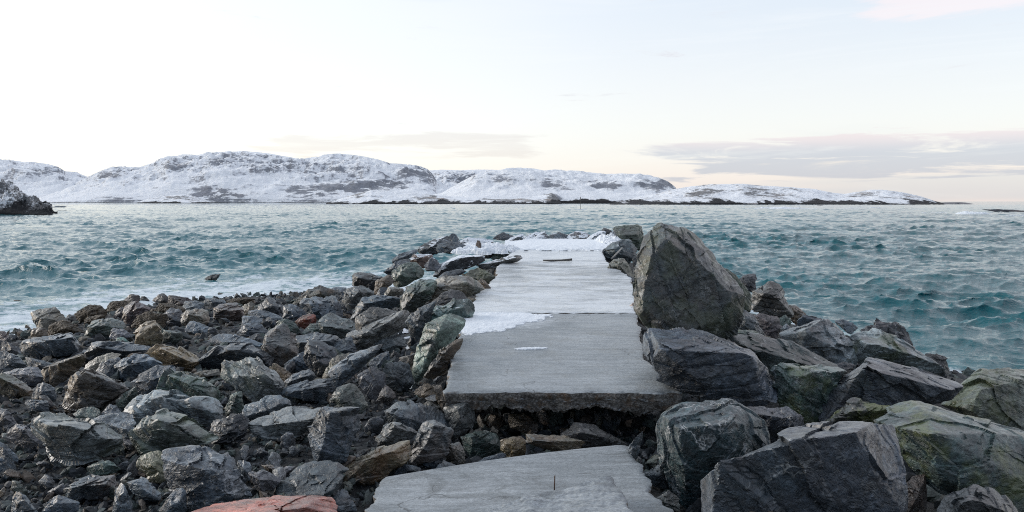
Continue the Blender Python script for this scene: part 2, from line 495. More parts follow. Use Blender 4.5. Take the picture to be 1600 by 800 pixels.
TINT_SCALE = 0.66
TINT = dict(g=(.150, .162, .175), d=(.070, .080, .092), k=(.032, .034, .038), n=(.105, .128, .112), e=(.070, .125, .110),
            b=(.150, .112, .082), t=(.235, .205, .170), p=(.270, .278, .285), r=(.36, .145, .115), v=(.135, .130, .138),
            w=(.050, .040, .028), m=(.085, .058, .055))
ROCKS = []      # (object, centroid px, label)
POLYS = []
def P2(s):
    return np.array([[float(a) for a in t.split(',')] for t in s.split()]) if s else np.zeros((0, 2))
def rock(name, label, cat, tint, outline, ridge='', group=None, **o):
    pl = P2(outline); rd = P2(ridge)
    seed = int(pl.sum() * 7) % 100000
    rng = RNG(seed)
    x, y = pl[:, 0], pl[:, 1]
    area = 0.5 * abs(np.dot(x, np.roll(y, 1)) - np.dot(y, np.roll(x, 1)))
    cpx = pl.mean(0)
    yb = y.max()
    if 'd' in o: d = o['d']
    else:
        d0 = depth_at(cpx[0], min(yb - 1, 830))
        d = d0 + 0.22 * math.sqrt(area) * d0 / F
    size = math.sqrt(area) * d / F
    T = 0.42 * size * o.get('th', 1.0)
    hh = max(np.ptp(y), 1) / 2; ym = (y.max() + y.min()) / 2
    tilt = o.get('tilt', 0.55)
    sh = 1.07
    pts = []
    for (a, b_) in pl:
        t = (ym - b_) / hh
        pts.append(at(cpx[0] + (a - cpx[0]) * sh, cpx[1] + (b_ - cpx[1]) * sh, d + T * tilt * t + rng.uniform(-.12, .12) * T))
    if len(rd):
        for (a, b_) in rd: pts.append(at(a, b_, d - T * o.get('out', 1.0)))
    else:
        k = 2 + (area > 900)
        for _ in range(k):
            wgt = rng.dirichlet(np.ones(len(pl)) * 0.8)
            q = cpx * 0.45 + (wgt @ pl) * 0.55
            pts.append(at(q[0], q[1], d - T * rng.uniform(0.5, 1.0)))
    for (a, b_) in pl[::max(1, len(pl) // 7)]:
        q = cpx + (np.array([a, b_]) - cpx) * 0.72
        pts.append(at(q[0], q[1], d + T * rng.uniform(0.8, 1.3)))
    px = math.sqrt(area)
    sub = 6 if px > 46 else (5 if px > 20 else 4)
    if px > 105: sub = 7
    c, Rm, v, f, sz = rock_shape(pts, rng, sub, o.get('chips', 12), o.get('rough', 1.0), o.get('strata', 0.5), bed=o.get('bed'), plates=o.get('plates', 0.62 if px > 110 else 1.0))
    # keep the block as wide and as tall as the rock it stands for
    wv_ = v @ Rm.T + c
    for _ in range(2):
        sx_ = CX + wv_[:, 0] / wv_[:, 1] * F; sy_ = HY - (wv_[:, 2] - CZ) / wv_[:, 1] * F
        grow = 1.10 if group == BG else 1.05
        kx = grow * np.ptp(x) / np.ptp(sx_); kz = grow * np.ptp(y) / np.ptp(sy_)
        wv_[:, 0] = c[0] + (wv_[:, 0] - c[0]) * kx; wv_[:, 2] = c[2] + (wv_[:, 2] - c[2]) * kz
        sx_ = CX + wv_[:, 0] / wv_[:, 1] * F; sy_ = HY - (wv_[:, 2] - CZ) / wv_[:, 1] * F
        wv_[:, 0] += ((x.max() + x.min()) - (sx_.max() + sx_.min())) / 2 * d / F
        wv_[:, 2] -= ((y.max() + y.min()) - (sy_.max() + sy_.min())) / 2 * d / F
    v = (wv_ - c) @ Rm
    me = mesh_from(name, v, f, M_WEED if o.get('weed') else M_ROCK)
    if not o.get('weed'): me.set_sharp_from_angle(angle=R(24))
    ob = link(name, me, label, cat, group)
    M4 = Matrix.Identity(4)
    for i in range(3):
        for j in range(3): M4[i][j] = Rm[i][j]
    M4.translation = Vector(c)
    ob.matrix_world = M4
    base = TINT[tint] if isinstance(tint, str) else tint
    base = np.array(base); base = base.mean() + (base - base.mean()) * 1.55
    base = np.maximum(base, 0.012) * np.array((0.91, 1.01, 1.06))
    j = (rng.uniform(0.62, 1.42) if group == BG else rng.uniform(0.88, 1.14)) * TINT_SCALE
    set_props(ob, tuple(np.clip(np.array(base) * j, 0, 1)), o)
    ROCKS.append((ob, cpx, label)); POLYS.append(pl)
    return ob

# ------------------------------------------------------------------ rocks of the beach beside the pier
BG = "broken rocks on the beach beside the pier"
def beach(lbl, tint, outline, ridge='', **o): return rock('rock', lbl, 'rock', tint, outline, ridge, BG, **o)
beach("pale tan boulder with flat sides standing alone at the water's edge", 't', "50,489 59,485 72,481 86,481 103,501 94,512 73,520 56,517", "62,492 66,515", strata=.4)
beach("small brown rock leaning against the pale tan boulder at the water's edge", 'b', "49,531 51,519 61,512 72,517 74,525 58,531")
beach("low mound of brown seaweed rock just behind the small brown rock at the water's edge", 'w', "75,524 85,507 105,501 125,512 133,518 105,526", weed=1)
beach("rounded boulder covered in dark brown seaweed beside the sea", 'w', "118,491 125,485 144,477 158,479 166,488 165,497 140,502 126,504", weed=1)
beach("smaller seaweed covered rock tucked under the rounded weedy boulder", 'w', "132,508 136,496 150,492 164,496 160,503 145,507", weed=1)
beach("broad grey green boulder with a smooth sloping top below the weedy boulders", 'n', "134,526 147,502 162,498 185,499 195,508 194,517 172,521 142,527", "150,506 190,512")
beach("wide flat faced grey boulder set just inland of the pale tan boulder", 'g', "35,537 41,530 55,532 82,524 110,521 121,537 121,548 102,555 75,560 60,560 37,550", "60,535 110,527", chips=8)
beach("dark maroon wedge of rock at the outer end of the waterline beside the foam", 'm', "-8,518 5,519 12,526 15,534 0,538 -8,536")
beach("long brownish grey rock sloping down towards the shingle under the dark wedge", 'v', "-8,530 0,531 12,536 38,553 40,560 15,556 -8,554")
beach("broad dark grey rock with an even slanting top beside the long brownish rock", 'g', "-12,556 7,549 22,557 42,573 37,577 20,580 5,584 -12,582", tint2=1)
beach("pale purplish grey rock with a low rounded top below the slanting grey rock", 'v', "7,582 32,575 54,574 65,582 70,595 60,603 47,603 37,597 27,595", vein=.6)
beach("large greenish tan boulder stained with yellow lichen at the beach edge", 't', "-12,590 9,584 25,594 42,600 49,610 46,622 30,621 8,616 -12,618", "0,592 30,604", algae=.35, rust=.4)
beach("dark slate coloured rock wedged between the wide flat faced boulder and the brown layered slab", 'd', "41,559 57,560 85,569 71,584 62,582 45,574")
beach("brown slab split into thin slanting layers standing on edge", 'b', "67,587 100,565 117,555 130,565 132,578 112,592 100,602 92,604 88,598 70,595", "96,578 108,568", strata=1.6, bed=(60, 60))
beach("rounded grey stone with a pale crown beside the dark brown boulder", 'g', "51,619 60,602 72,599 85,607 87,619 78,629 55,628", vein=.6)
beach("big dark brown boulder with a sharp ridge and a hollow front face", (.085, .068, .055), "101,628 112,592 128,579 134,578 150,586 172,600 197,612 183,629 163,634 150,641 117,643", "128,582 121,632", strata=.6, rust=.2)
beach("beige edged flat rock lying behind the dark brown boulder", 't', "134,573 145,562 160,556 185,552 187,560 170,568 152,582 136,581", strata=.9)
beach("dark grey angular rock between the beige edged rock and the blue grey block", 'd', "149,584 160,567 180,560 187,560 185,580 172,592 160,594")
beach("long low grey rock with several flat layers beneath the grey green boulder", 'g', "134,554 142,543 160,536 185,534 205,539 230,543 232,552 222,557 200,554 170,555 150,560 138,562", "170,545 215,546", strata=1.4, bed=(12, 20))
beach("smooth rounded grey rock lying beside the upright tan boulder", 'v', "172,527 179,513 200,522 203,532 190,534 175,534")
beach("small green grey stone at the foot of the upright tan boulder", 'e', "181,537 188,527 200,528 206,539 190,541")
beach("dark brown rock with a pointed top rising beyond the weedy ledge", 'm', "190,475 204,460 213,461 218,471 205,476")
beach("low ledge of brown seaweed rock facing the surf", 'w', "166,484 175,472 190,470 208,471 207,480 185,485 168,487", weed=1)
beach("small dark blocky rock between the weedy ledge and the maroon fronted rock", 'm', "178,491 185,481 193,480 194,496 185,500 178,499")
beach("peaked rock with pale grey top and dark maroon front face", 'm', "192,499 195,480 210,472 219,474 234,488 224,496 208,509 197,511", "200,490 215,482", vein=.2)
beach("dark arching rock hung with brown seaweed behind the upright tan boulder", 'w', "207,515 222,494 237,487 255,489 260,497 257,507 235,505 220,509", weed=1)
beach("tiny dark rock in the wash beyond the peaked maroon rock", 'k', "217,469 222,463 230,466 233,470 225,472")
beach("small dark brown rock with two peaks standing in the foam", 'm', "239,470 250,459 258,460 264,466 263,474 248,475")
beach("long dark brown rock with a flat top at the edge of the foam", 'm', "264,476 268,462 280,462 305,469 297,477 280,480")
beach("brown weedy rock in front of the two peaked rock", 'w', "243,487 250,476 265,474 285,479 290,492 270,490 250,490", weed=1)
beach("purplish grey boulder beside the ring marked block", 'v', "255,490 265,482 280,483 287,492 287,507 275,510 260,508 256,500")
beach("blue grey rock with a pale flat top at the seaward edge of the beach", 'p', "286,479 290,471 305,470 318,474 317,484 300,486 287,484")
beach("pale brown block with a hollow ring shape in its face", 't', "284,499 292,485 305,483 325,486 326,500 319,511 300,505 290,510", "300,492 314,496", rust=.3)
beach("grey rock with a pale streak in front of the ring marked block", 'g', "290,514 298,502 310,504 327,513 325,521 305,519 292,519", vein=.9)
beach("wide reddish brown block with an even face near the foam", (.095, .068, .058), "335,481 345,475 370,474 380,483 380,499 355,501 336,501", "345,482 374,482", chips=6)
beach("grey slab with a thin pale edge between the foam and the reddish block", 'g', "318,475 322,466 335,467 350,469 352,477 335,480")
beach("heap shaped rock matted with brown weed at the far edge of the beach", 'w', "350,477 362,467 385,465 395,469 391,476 370,478", weed=1)
beach("tan and brown rock with a weedy shoulder beside the reddish block", 't', "378,479 390,472 397,478 392,490 383,492", rust=.4)
beach("upright warm tan boulder with a pointed flat face", (.26, .20, .145), "210,524 227,504 239,502 253,536 240,542 213,543", "216,524 236,510", chips=6, strata=.3)
beach("green grey slab leaning behind the upright tan boulder", 'n', "242,509 255,505 264,529 255,536 250,524", algae=.2)
beach("large flat faced warm brown boulder with a dark upper side", (.25, .185, .125), "230,555 247,539 276,541 297,550 315,562 302,581 280,580 252,569", "250,543 300,566", chips=5, strata=.25)
beach("blue grey block with a flat slanting top in front of the warm brown boulder", (.12, .135, .152), "180,573 195,556 227,554 245,567 251,571 230,580 212,587 197,594 182,592", "196,572 232,566", chips=6)
beach("dark creased boulder with a rounded top beside the large green boulder", 'd', "207,599 220,585 240,573 262,572 272,578 255,593 247,607 225,619 216,617", vein=.7, marble=.25)
beach("large dark green boulder with a wavy pale upper rim", (.085, .108, .088), "247,605 257,583 280,577 310,590 340,596 352,612 348,630 335,635 317,618 267,614", "262,588 305,596 330,606", algae=.25, marble=.3)
beach("flat pale brown wedge behind the large green boulder", 't', "302,584 325,577 343,579 342,592 320,592")
beach("large smooth dark grey boulder with a long flat top edge", (.085, .093, .102), "308,562 318,558 340,543 370,537 395,540 408,547 422,555 421,569 402,572 370,567 352,577 315,579", "325,562 360,548 405,552", chips=5, strata=.3)
beach("flat grey rock lying on the back of the large smooth dark boulder", 'g', "328,537 345,522 370,525 395,530 408,537 405,542 380,540 345,543", strata=1.0, bed=(10, 0))
beach("small grey green wedge with a pointed top above the long pale slab", 'n', "182,634 195,616 212,606 214,624 204,636 190,644", "196,622 206,612")
beach("large pale topped boulder with a dark mossy front face", (.29, .285, .27), "349,594 355,572 358,562 365,560 380,561 415,572 431,577 440,592 441,604 430,619 405,629 390,624 375,612 372,604 352,599", "385,588 425,582 400,600", algae=.3, th=.9)
beach("brown rounded rock hard against the large pale topped boulder", 'b', "422,573 435,569 446,577 454,586 447,602 437,597", algae=.2)
beach("square shouldered grey boulder with a dark brown front face", (.13, .125, .12), "410,530 413,525 439,508 462,525 464,552 440,569 422,570 410,545", "412,534 450,545", rust=.25, chips=6, tilt=.9)
beach("long flat grey stone below the dark triangular rock", 'g', "390,489 400,485 430,490 442,494 443,502 425,499 400,500")
beach("dark triangular rock with a straight ridge near the foam", (.078, .078, .082), "396,487 420,465 444,476 445,488 442,496 412,490", "425,474", chips=6)
beach("cube like blue grey block beside the rusty red rock", 'd', "443,497 444,479 455,476 477,484 478,497 460,504", "452,486", chips=5)
beach("low grey rock banded with dark lines on the beach crest", 'd', "372,517 380,505 405,505 419,517 392,528 374,524", strata=1.2)
beach("small grey rock on top of the banded grey rock", 'g', "379,504 382,494 400,495 412,500 408,508 385,507")
beach("small blue black stone between the long flat stone and the green grey rock", 'd', "410,507 420,496 432,498 432,510 415,516")
beach("rounded green grey rock behind the square shouldered boulder", 'n', "430,514 437,502 445,499 470,510 472,524 455,518")
beach("rusty red rock poking out under the cube like block", (.16, .05, .035), "462,504 482,491 491,495 493,507 476,513", rust=.4, vein=0, th=1.2)
beach("large blue grey boulder with wavy pale layers below the brown topped rocks", (.125, .140, .155), "471,477 480,467 500,466 515,463 525,472 533,495 512,500 497,501 480,490", "490,474 505,488", strata=1.5, marble=.4)
beach("broad rock with brown stained top at the head of the beach", (.11, .105, .09), "457,479 465,462 485,451 500,447 515,452 524,461 500,466 475,469", rust=.35, algae=.15)
beach("dark rounded rock behind the brown stained rock next to the sea", 'd', "516,453 528,449 540,451 541,462 535,470 524,468")
beach("boulder with a pale flat top and a shadowed green grey front", (.15, .165, .158), "500,501 512,490 527,491 560,506 553,522 543,532 530,529 507,522", "506,506 548,512", tilt=.9)
beach("dark rounded rock beside the pale edged long block", 'd', "526,480 532,470 545,478 551,490 545,496 532,494")
beach("wide dark grey rock with a flat upper face under the pale topped green boulder", (.095, .10, .105), "458,537 465,526 485,520 510,523 525,524 533,532 525,542 500,537 480,547 465,554", "470,532 515,530", chips=6)
beach("small green brown rock above the wide dark grey rock", 'n', "470,523 485,507 505,506 507,518 490,522", rust=.2)
beach("tilted boulder with a dark blue top and a brown lower face", (.088, .092, .10), "476,552 485,536 500,534 520,540 525,554 513,574 504,592 487,582 477,562", "485,552 500,570", vein=.7, th=1.2)
beach("mid grey rock against the layered pale slab", 'g', "520,542 535,532 555,526 556,553 525,555")
beach("blue grey block wedged beside the tilted boulder", 'd', "445,570 465,554 477,550 483,574 478,579 452,580", "460,562")
beach("blocky grey rock with a straight front edge below the blue grey block", (.105, .112, .12), "446,597 460,585 485,577 491,588 487,599 465,606 448,609", "452,596 484,588", chips=6)
beach("long dark block broken across the middle by a pale seam", (.088, .098, .108), "441,614 450,606 480,599 497,593 515,597 521,617 510,627 475,626 446,629", "452,612 480,606 512,606", vein=.8, chips=6)
beach("yellow stained pale rock behind the long layered slab", 't', "505,592 517,562 532,553 552,553 540,569 520,592 512,599", algae=.3)
beach("long slanting slab built of thin dark and pale layers", (.135, .143, .152), "515,606 520,577 545,562 580,540 597,548 580,564 557,582 540,597 520,610", "535,578 565,558", strata=1.7, bed=(50, -30), th=.8)
beach("rounded green brown boulder with a broad even face", (.105, .110, .095), "517,624 530,610 550,601 563,615 573,634 557,647 535,649 520,640", "535,622", chips=7)
beach("pale grey wedge with a smooth sloping top above the shingle", (.165, .175, .185), "377,654 387,632 427,619 445,628 452,642 412,650 396,664 388,662", "392,650 430,632", strata=.8, bed=(40, 60))
beach("long flat layered rock overhanging the dark shingle", (.18, .178, .172), "391,663 407,650 442,639 470,637 510,638 507,657 485,664 480,677 462,687 435,689 407,689", "415,660 485,655", strata=1.5, bed=(8, 10), th=1.0)
beach("tall blue grey block standing upright with sharp corners", (.115, .125, .138), "485,654 507,639 520,640 532,648 555,647 560,662 552,692 546,724 520,727 495,724 484,697", "518,648 528,690 500,706", chips=7, th=1.0)
beach("large flat topped dark slab lying before the upright block", (.070, .080, .084), "435,759 457,735 482,722 540,727 539,742 524,769 490,784 460,782 440,772", "446,764 520,758", chips=5, strata=.3, tilt=1.3)
beach("red pink boulder with a flat top, the only one of its colour", (.58, .24, .195), "292,806 310,793 340,786 362,783 412,777 432,776 470,780 502,785 517,800 517,830 292,830", "340,796 420,792 480,796", vein=.4, d=7.2, strata=.7, tilt=1.1, rust=.25, scuff=.8, marble=.12)
beach("blue grey rock lying beside the red pink boulder", 'g', "491,783 515,770 540,766 552,785 555,807 530,817 510,802", marble=.2)
beach("purplish grey stone leaning on the dark shingle near the marbled boulder", 'v', "390,742 410,736 437,752 425,767 400,766")
beach("small pale grey stone above the purplish leaning stone", 'g', "371,724 373,720 392,725 390,747 380,752 369,742")
beach("small maroon grey stone behind the large flat topped slab", 'v', "426,729 460,729 447,744 440,750 433,750")
beach("tan rock speckled with brown lichen at the corner of the fallen concrete", (.27, .22, .16), "539,731 565,717 587,701 632,691 640,712 637,724 615,744 595,752 582,757 542,753", "560,728 610,706", rust=.55, chips=8)
beach("dark boulder with a pale shoulder beneath the edge of the slab", (.082, .088, .094), "605,644 625,626 660,632 695,647 700,664 670,677 650,679 630,669 613,662", "620,640 622,658", vein=.6)
beach("pale wedge shaped rock with a smooth triangular side", (.19, .185, .175), "589,699 595,675 612,661 632,670 652,684 625,694", "615,672 606,690", chips=5)
beach("dark boulder with a pale ridge and a rusty orange tip", (.075, .078, .080), "637,724 650,687 662,662 680,659 702,672 706,689 695,709 660,722 650,728", "655,712 676,668", rust=.18, th=1.1)
beach("small blue grey stone between the rusty tipped rock and the fallen concrete", 'd', "657,719 692,709 695,724 680,732 665,729")
beach("low dark stone touching the fallen concrete below the rusty tipped rock", 'd', "616,739 630,724 656,730 655,739 620,744")
beach("mound of black weedy rock beside the folded grey boulder", 'k', "327,692 335,657 355,648 385,650 387,682 360,692", rough=1.6)
beach("small grey green wedge standing above the black weedy mound", 'n', "352,637 365,614 377,613 380,637 370,650 355,650", "366,620 362,644", chips=5)
beach("long pale slab with a mossy layered front overhanging the stones", (.24, .243, .235), "54,667 55,659 70,647 100,647 135,655 165,665 187,682 185,697 155,699 125,712 92,729 82,722 67,694", "62,664 110,668 160,682", strata=1.5, bed=(25, -20), algae=.25, th=1.0)
beach("pale flat rock bridging the long slab and the folded boulder", 'p', "140,655 175,648 200,646 210,655 205,682 200,702 187,700 175,677", strata=1.0)
beach("large grey boulder with sweeping folded layers behind the mossy folded one", (.25, .26, .26), "192,659 212,637 213,620 230,612 260,611 290,619 330,621 335,634 342,652 335,667 300,664 255,649 220,657", "225,630 270,622 315,640", strata=1.6, bed=(30, 80), marble=.4)
beach("large greenish boulder with folded stripes and an undercut dark base", (.23, .245, .215), "206,679 222,655 255,641 292,657 336,667 330,697 315,702 290,704 262,696 225,712 212,702", "225,668 258,650 300,680", strata=1.6, bed=(35, 70), algae=.35, marble=.3)
beach("big boulder marbled in pale and dark blue grey", (.085, .095, .108), "258,719 265,709 290,710 295,702 310,700 332,704 367,720 382,740 388,767 378,787 345,792 300,797 288,792 290,772 280,752 270,737", "300,716 340,726 350,760", marble=.95, vein=.6, th=1.0, rough=1.1)
beach("tan rock covered in pale lichen between the folded and the marbled boulders", (.155, .140, .105), "215,732 220,712 247,706 265,717 275,747 257,754 230,750", rust=.4, algae=.3)
beach("small flat grey stone with a pale top beside the marbled boulder", 'g', "200,754 230,746 250,767 250,782 235,784 212,772", "212,760 240,770", tilt=1.1)
beach("dark grey wedge below the foot of the marbled boulder", 'd', "250,797 265,775 285,764 290,774 288,797 275,810 255,810")
beach("upright grey stone at the bottom beside the flat grey stone", 'g', "175,792 182,775 197,757 207,787 207,814 178,814")
beach("broad dark slab with a tan corner lying on shingle", (.082, .088, .095), "102,764 125,747 155,742 180,745 185,767 162,779 135,782 107,777", "112,760 165,756", chips=6, rust=.2)
beach("striped dark block with a thin white band at the bottom edge", 'd', "68,805 77,787 92,775 122,787 112,805 85,814", "88,788", vein=.8, chips=5)
beach("pale blue grey slab lying at the bottom corner of the beach", 'g', "18,814 22,785 30,770 45,782 62,799 62,817", "35,782 50,796")
beach("peaked purplish grey rock beside the long mossy slab", 'v', "10,687 30,664 55,675 70,702 60,705 32,694", "30,672 50,690", chips=7)
beach("purple tinged flat rock at the beach edge above the peaked rock", 'v', "-14,645 0,639 12,643 20,658 27,670 15,675 -14,674")
beach("narrow grey rock leaning at the beach edge below the peaked rock", 'g', "-8,692 8,688 28,712 22,724 5,707")
beach("dark flat rock split by a crack under the narrow leaning rock", 'd', "-14,699 0,698 15,720 26,742 12,747 -14,744", vein=.6)
beach("grey green flat stone with a pale star scratch on the shingle", 'n', "137,732 165,719 187,732 165,743 145,742", "163,728", vein=.6)
beach("small mauve stone beside the striped dark block", 'v', "67,772 97,756 102,772 75,777")
beach("flat grey stone at the foot of the rounded pale crowned stone", 'g', "40,633 50,625 76,629 76,643 50,643")
beach("green grey stone wedged above the middle of the long mossy slab", 'n', "115,647 147,636 155,645 152,655 135,656")
beach("small pointed blue grey stone between the dark brown boulder and the long mossy slab", 'd', "155,649 170,632 182,632 190,647 165,654")
beach("large pale brown slab of rough layers lying up against the pier side", (.31, .29, .27), "545,529 570,510 605,492 632,487 640,500 612,522 612,527 590,539 557,550 550,537", "570,524 605,506", strata=1.5, bed=(35, -35), th=.8)
beach("mid grey rock under the lower end of the large pale brown slab", 'g', "522,550 540,530 553,527 556,550 535,554")
beach("rounded grey rock next to the snow streaks beside the pier", (.16, .16, .155), "586,539 607,527 628,524 634,542 620,547 602,550")
beach("dark cracked rock between the long slanting slab and the round boulder", 'd', "577,567 590,555 605,550 609,564 590,577 580,577")
beach("small black stone dusted with snow below the rounded grey rock", 'k', "610,559 616,548 626,557 620,565", snow=.5)
beach("dark purplish boulder leaning towards the long slanting slab", (.085, .082, .086), "560,590 575,575 598,582 602,604 592,622 580,626 565,609")
beach("round dark boulder with a pale grey side near the snow streaks", (.105, .115, .118), "597,589 607,571 625,566 637,575 645,599 632,612 617,612 602,602", vein=.5, marble=.3)
beach("brown triangular rock under the round dark boulder", (.12, .10, .09), "589,624 602,603 617,614 617,624 605,631", chips=4)
beach("brown grey rock tucked under the corner of the broken slab", 'b', "648,614 667,600 685,612 682,622 660,622")
beach("small oval tan stone lying on dark rocks under the slab corner", 't', "662,633 670,627 686,636 680,642 667,640", vein=0)

# ------------------------------------------------------------------ rocks of the pier's flank and end
PG = "rocks piled along the pier"
def flank(lbl, tint, outline, ridge='', **o):
    if o.get('snow', 0): o['snow'] += 0.12
    return rock('rock', lbl, 'rock', tint, outline, ridge, PG, **o)
flank("tall pale green boulder with a smooth slanting side at the pier edge", (.29, .32, .275), "645,574 655,537 662,512 680,500 710,492 726,498 726,512 705,534 690,547 672,572 660,592 650,595 645,587", "684,518 671,548 660,578", d=13.9, chips=6, strata=.4, th=.8)
flank("teal green boulder with a broad flat top behind the pale green boulder", (.14, .19, .175), "656,527 667,485 690,470 707,467 737,470 740,485 722,499 695,498 677,509 662,524", "680,486 722,484", d=15.8, strata=.6, snow=.35, th=.8)
flank("smooth dark triangular slab standing beside the teal green boulder", (.062, .075, .084), "634,500 645,485 660,475 680,472 668,490 660,522 655,532 643,527", "652,498", d=15.6, chips=4, strata=.2)
flank("large dark green rounded boulder above the smooth triangular slab", (.080, .098, .082), "626,467 635,450 655,437 680,438 682,457 665,477 650,487 630,489", "640,462 668,450", d=18.5, strata=.5, bed=(50, 40))
flank("green grey boulder with a smooth rounded back beneath the pinkish boulder", (.098, .118, .098), "611,437 617,422 637,410 650,411 662,422 660,434 632,449 617,447", "630,428", d=22, strata=.4)
flank("long dark slab pointing out towards the water", 'd', "600,424 617,410 637,405 641,410 622,426 606,430", d=24)
flank("flat grey slab jutting out over the water at the pier side", 'g', "613,405 630,394 652,390 651,398 635,408 615,412", d=26)
flank("pinkish brown rounded boulder dusted with snow", (.24, .165, .14), "640,408 650,397 670,398 676,403 662,419 647,413", d=24.5, snow=.55, vein=0)
flank("dark rock with a snowy side between the pinkish boulder and the snow mound", 'v', "663,415 675,402 690,412 685,424 668,422", d=24, snow=.5)
flank("big peaked dark boulder with snow on its sloping top at the pier bend", (.10, .105, .11), "652,392 662,380 682,372 700,369 703,377 684,389 682,400 660,399", "672,388", d=29, snow=.45)
flank("dark blocky rock in front of the peaked snowy boulder", 'd', "682,396 685,380 707,377 727,385 718,393 700,397", d=28.5, snow=.2)
flank("small upright rock like a tooth with snow on one side", 'd', "702,380 704,366 712,365 718,378 712,386", d=30, snow=.5)
flank("low flat rock under snow beside the tooth shaped rock", 'g', "717,380 720,371 745,373 770,378 760,387 735,386", d=30.5, snow=.75)
flank("small brown pointed rock sticking up from snow", (.13, .085, .065), "741,392 746,376 752,382 752,400 743,399", d=28.5)
flank("snow streaked rock beside the small brown pointed rock", 'v', "750,390 765,385 775,392 768,404 755,404", d=28.5, snow=.65)
flank("dark green rock partly under snow beside the grey driftwood beam", 'n', "768,402 778,389 790,390 803,398 797,405 775,407", d=28, snow=.45)
flank("rounded boulder buried under a smooth cap of snow", 'v', "678,429 687,417 702,407 735,399 752,402 756,411 742,419 722,424 702,427 688,434", "700,414 735,406", d=24.5, snow=1.15, rough=.5, th=1.0)
flank("dark rock at the foot of the snow capped boulder", 'd', "686,432 702,424 720,420 727,426 712,433 690,435", d=22.5)
flank("brownish green rock between the snow capped boulder and the slab", (.12, .115, .085), "726,429 750,419 765,425 773,435 760,443 740,435", d=21.5, algae=.3)
flank("large pale brown boulder with rough layers on the pier edge", (.42, .36, .305), "666,457 672,445 690,434 737,431 740,440 752,445 755,456 725,460 707,453 685,465 677,473 671,469", "690,444 735,440", d=18.8, strata=1.1, bed=(20, 20), th=.9)
flank("broken brown fragment at the end of the pale brown boulder", 'b', "747,440 753,435 762,442 767,450 763,455 752,455", d=19.5)
flank("dark brown rock showing below the pale brown boulder", (.10, .09, .085), "675,473 690,460 707,452 725,460 728,469 700,470 685,477", d=17.6)
flank("dark blocky boulder at the water end of the flank", (.095, .088, .085), "551,447 552,432 562,426 600,429 602,435 588,444 580,457 560,449", "560,436 590,437", d=24)
flank("grey boulder with a pale left slope under the dark blocky boulder", (.14, .135, .13), "535,469 547,450 567,447 585,457 583,468 562,472 552,484 544,480", "556,458", d=22)
flank("brown grey rock standing next to the green grey boulder", 'b', "585,457 590,437 607,430 617,442 605,451 588,460", d=21.5)
flank("small dark rock in a gap below the brown grey standing rock", 'd', "587,464 595,449 607,450 603,465 592,466", d=20.5)
flank("small rock with a bright pale side beside the dark green rounded boulder", 't', "599,465 607,448 630,450 630,462 610,465", "612,452 604,462", d=19.8)
flank("long blue grey block with a pale slanting end", (.105, .122, .138), "549,499 565,465 585,463 617,462 625,470 610,484 577,484 557,494", "572,470 562,488 610,472", d=18.8, chips=5, strata=.4)
flank("dark brown rock with frost on its top below the long blue grey block", (.115, .105, .095), "556,497 575,483 585,480 620,487 605,497 577,510 562,517", "572,498", d=17.6, snow=.3)
flank("heap of brown broken rubble against the slab edge below the pale green boulder", (.13, .108, .085), "663,579 675,560 690,545 705,535 722,530 722,547 705,567 695,587 675,592", d=12.9, rough=2.0, chips=22, rust=.3)
flank("narrow brown rock holding up the corner of the slab", 'b', "678,607 690,602 700,640 690,647", d=11.6)
flank("snow covered rock at the far end of the pier beside the driftwood", 'g', "790,377 803,371 818,366 816,376 810,383", d=33, snow=.8)
flank("dark rock in the gap of the far pier end", 'd', "771,376 782,366 790,363 803,368 806,376", d=33.5)
flank("broad snow flecked rock at the middle of the pier end", 'g', "810,383 815,369 835,363 852,362 858,372 857,383", d=34, snow=.62)
flank("grey rock with a dark gap beside it at the pier end", 'g', "857,383 859,368 875,363 887,369 888,383", d=34, snow=.35)
flank("rugged snow flecked rock with a pointed top at the pier end", 'v', "887,383 886,368 900,361 915,366 922,371 912,383", d=34, snow=.55)
flank("sloping rock plastered with snow at the corner of the pier end", 'p', "908,383 920,371 940,361 946,368 930,381", d=33.5, snow=.95)
flank("small black rock on top of the pier end corner", 'k', "935,368 945,356 956,361 950,371", d=34.5, snow=.2)
flank("pale wedge of rock with snow drifted against it", 'p', "937,385 952,362 960,362 972,373 965,379 945,386", d=32, snow=.4)
flank("tall green grey rounded boulder at the seaward corner of the pier", (.105, .115, .088), "958,363 967,355 990,351 1003,356 1008,370 1003,392 995,393 985,382 970,373", "975,366 996,364", d=31.5, chips=6)
flank("grey boulder with a pale stick resting on it along the slab edge", (.135, .15, .152), "938,394 960,379 980,374 995,387 995,399 983,413 967,406 955,407", "958,390 980,392", d=28.5, snow=.2)
flank("rounded tan grey rock sitting on the edge of the icy slab", (.175, .165, .135), "950,419 962,406 975,404 985,415 991,434 970,433 957,430", "968,414", d=23.5, vein=0)
flank("flat dark stone frozen to the slab edge below the tan grey rock", 'd', "963,434 975,430 990,435 996,443 985,444", d=22, snow=.2)
flank("dark rock in the gap behind the giant boulder", 'k', "988,407 1003,392 1008,425 993,422", d=24)

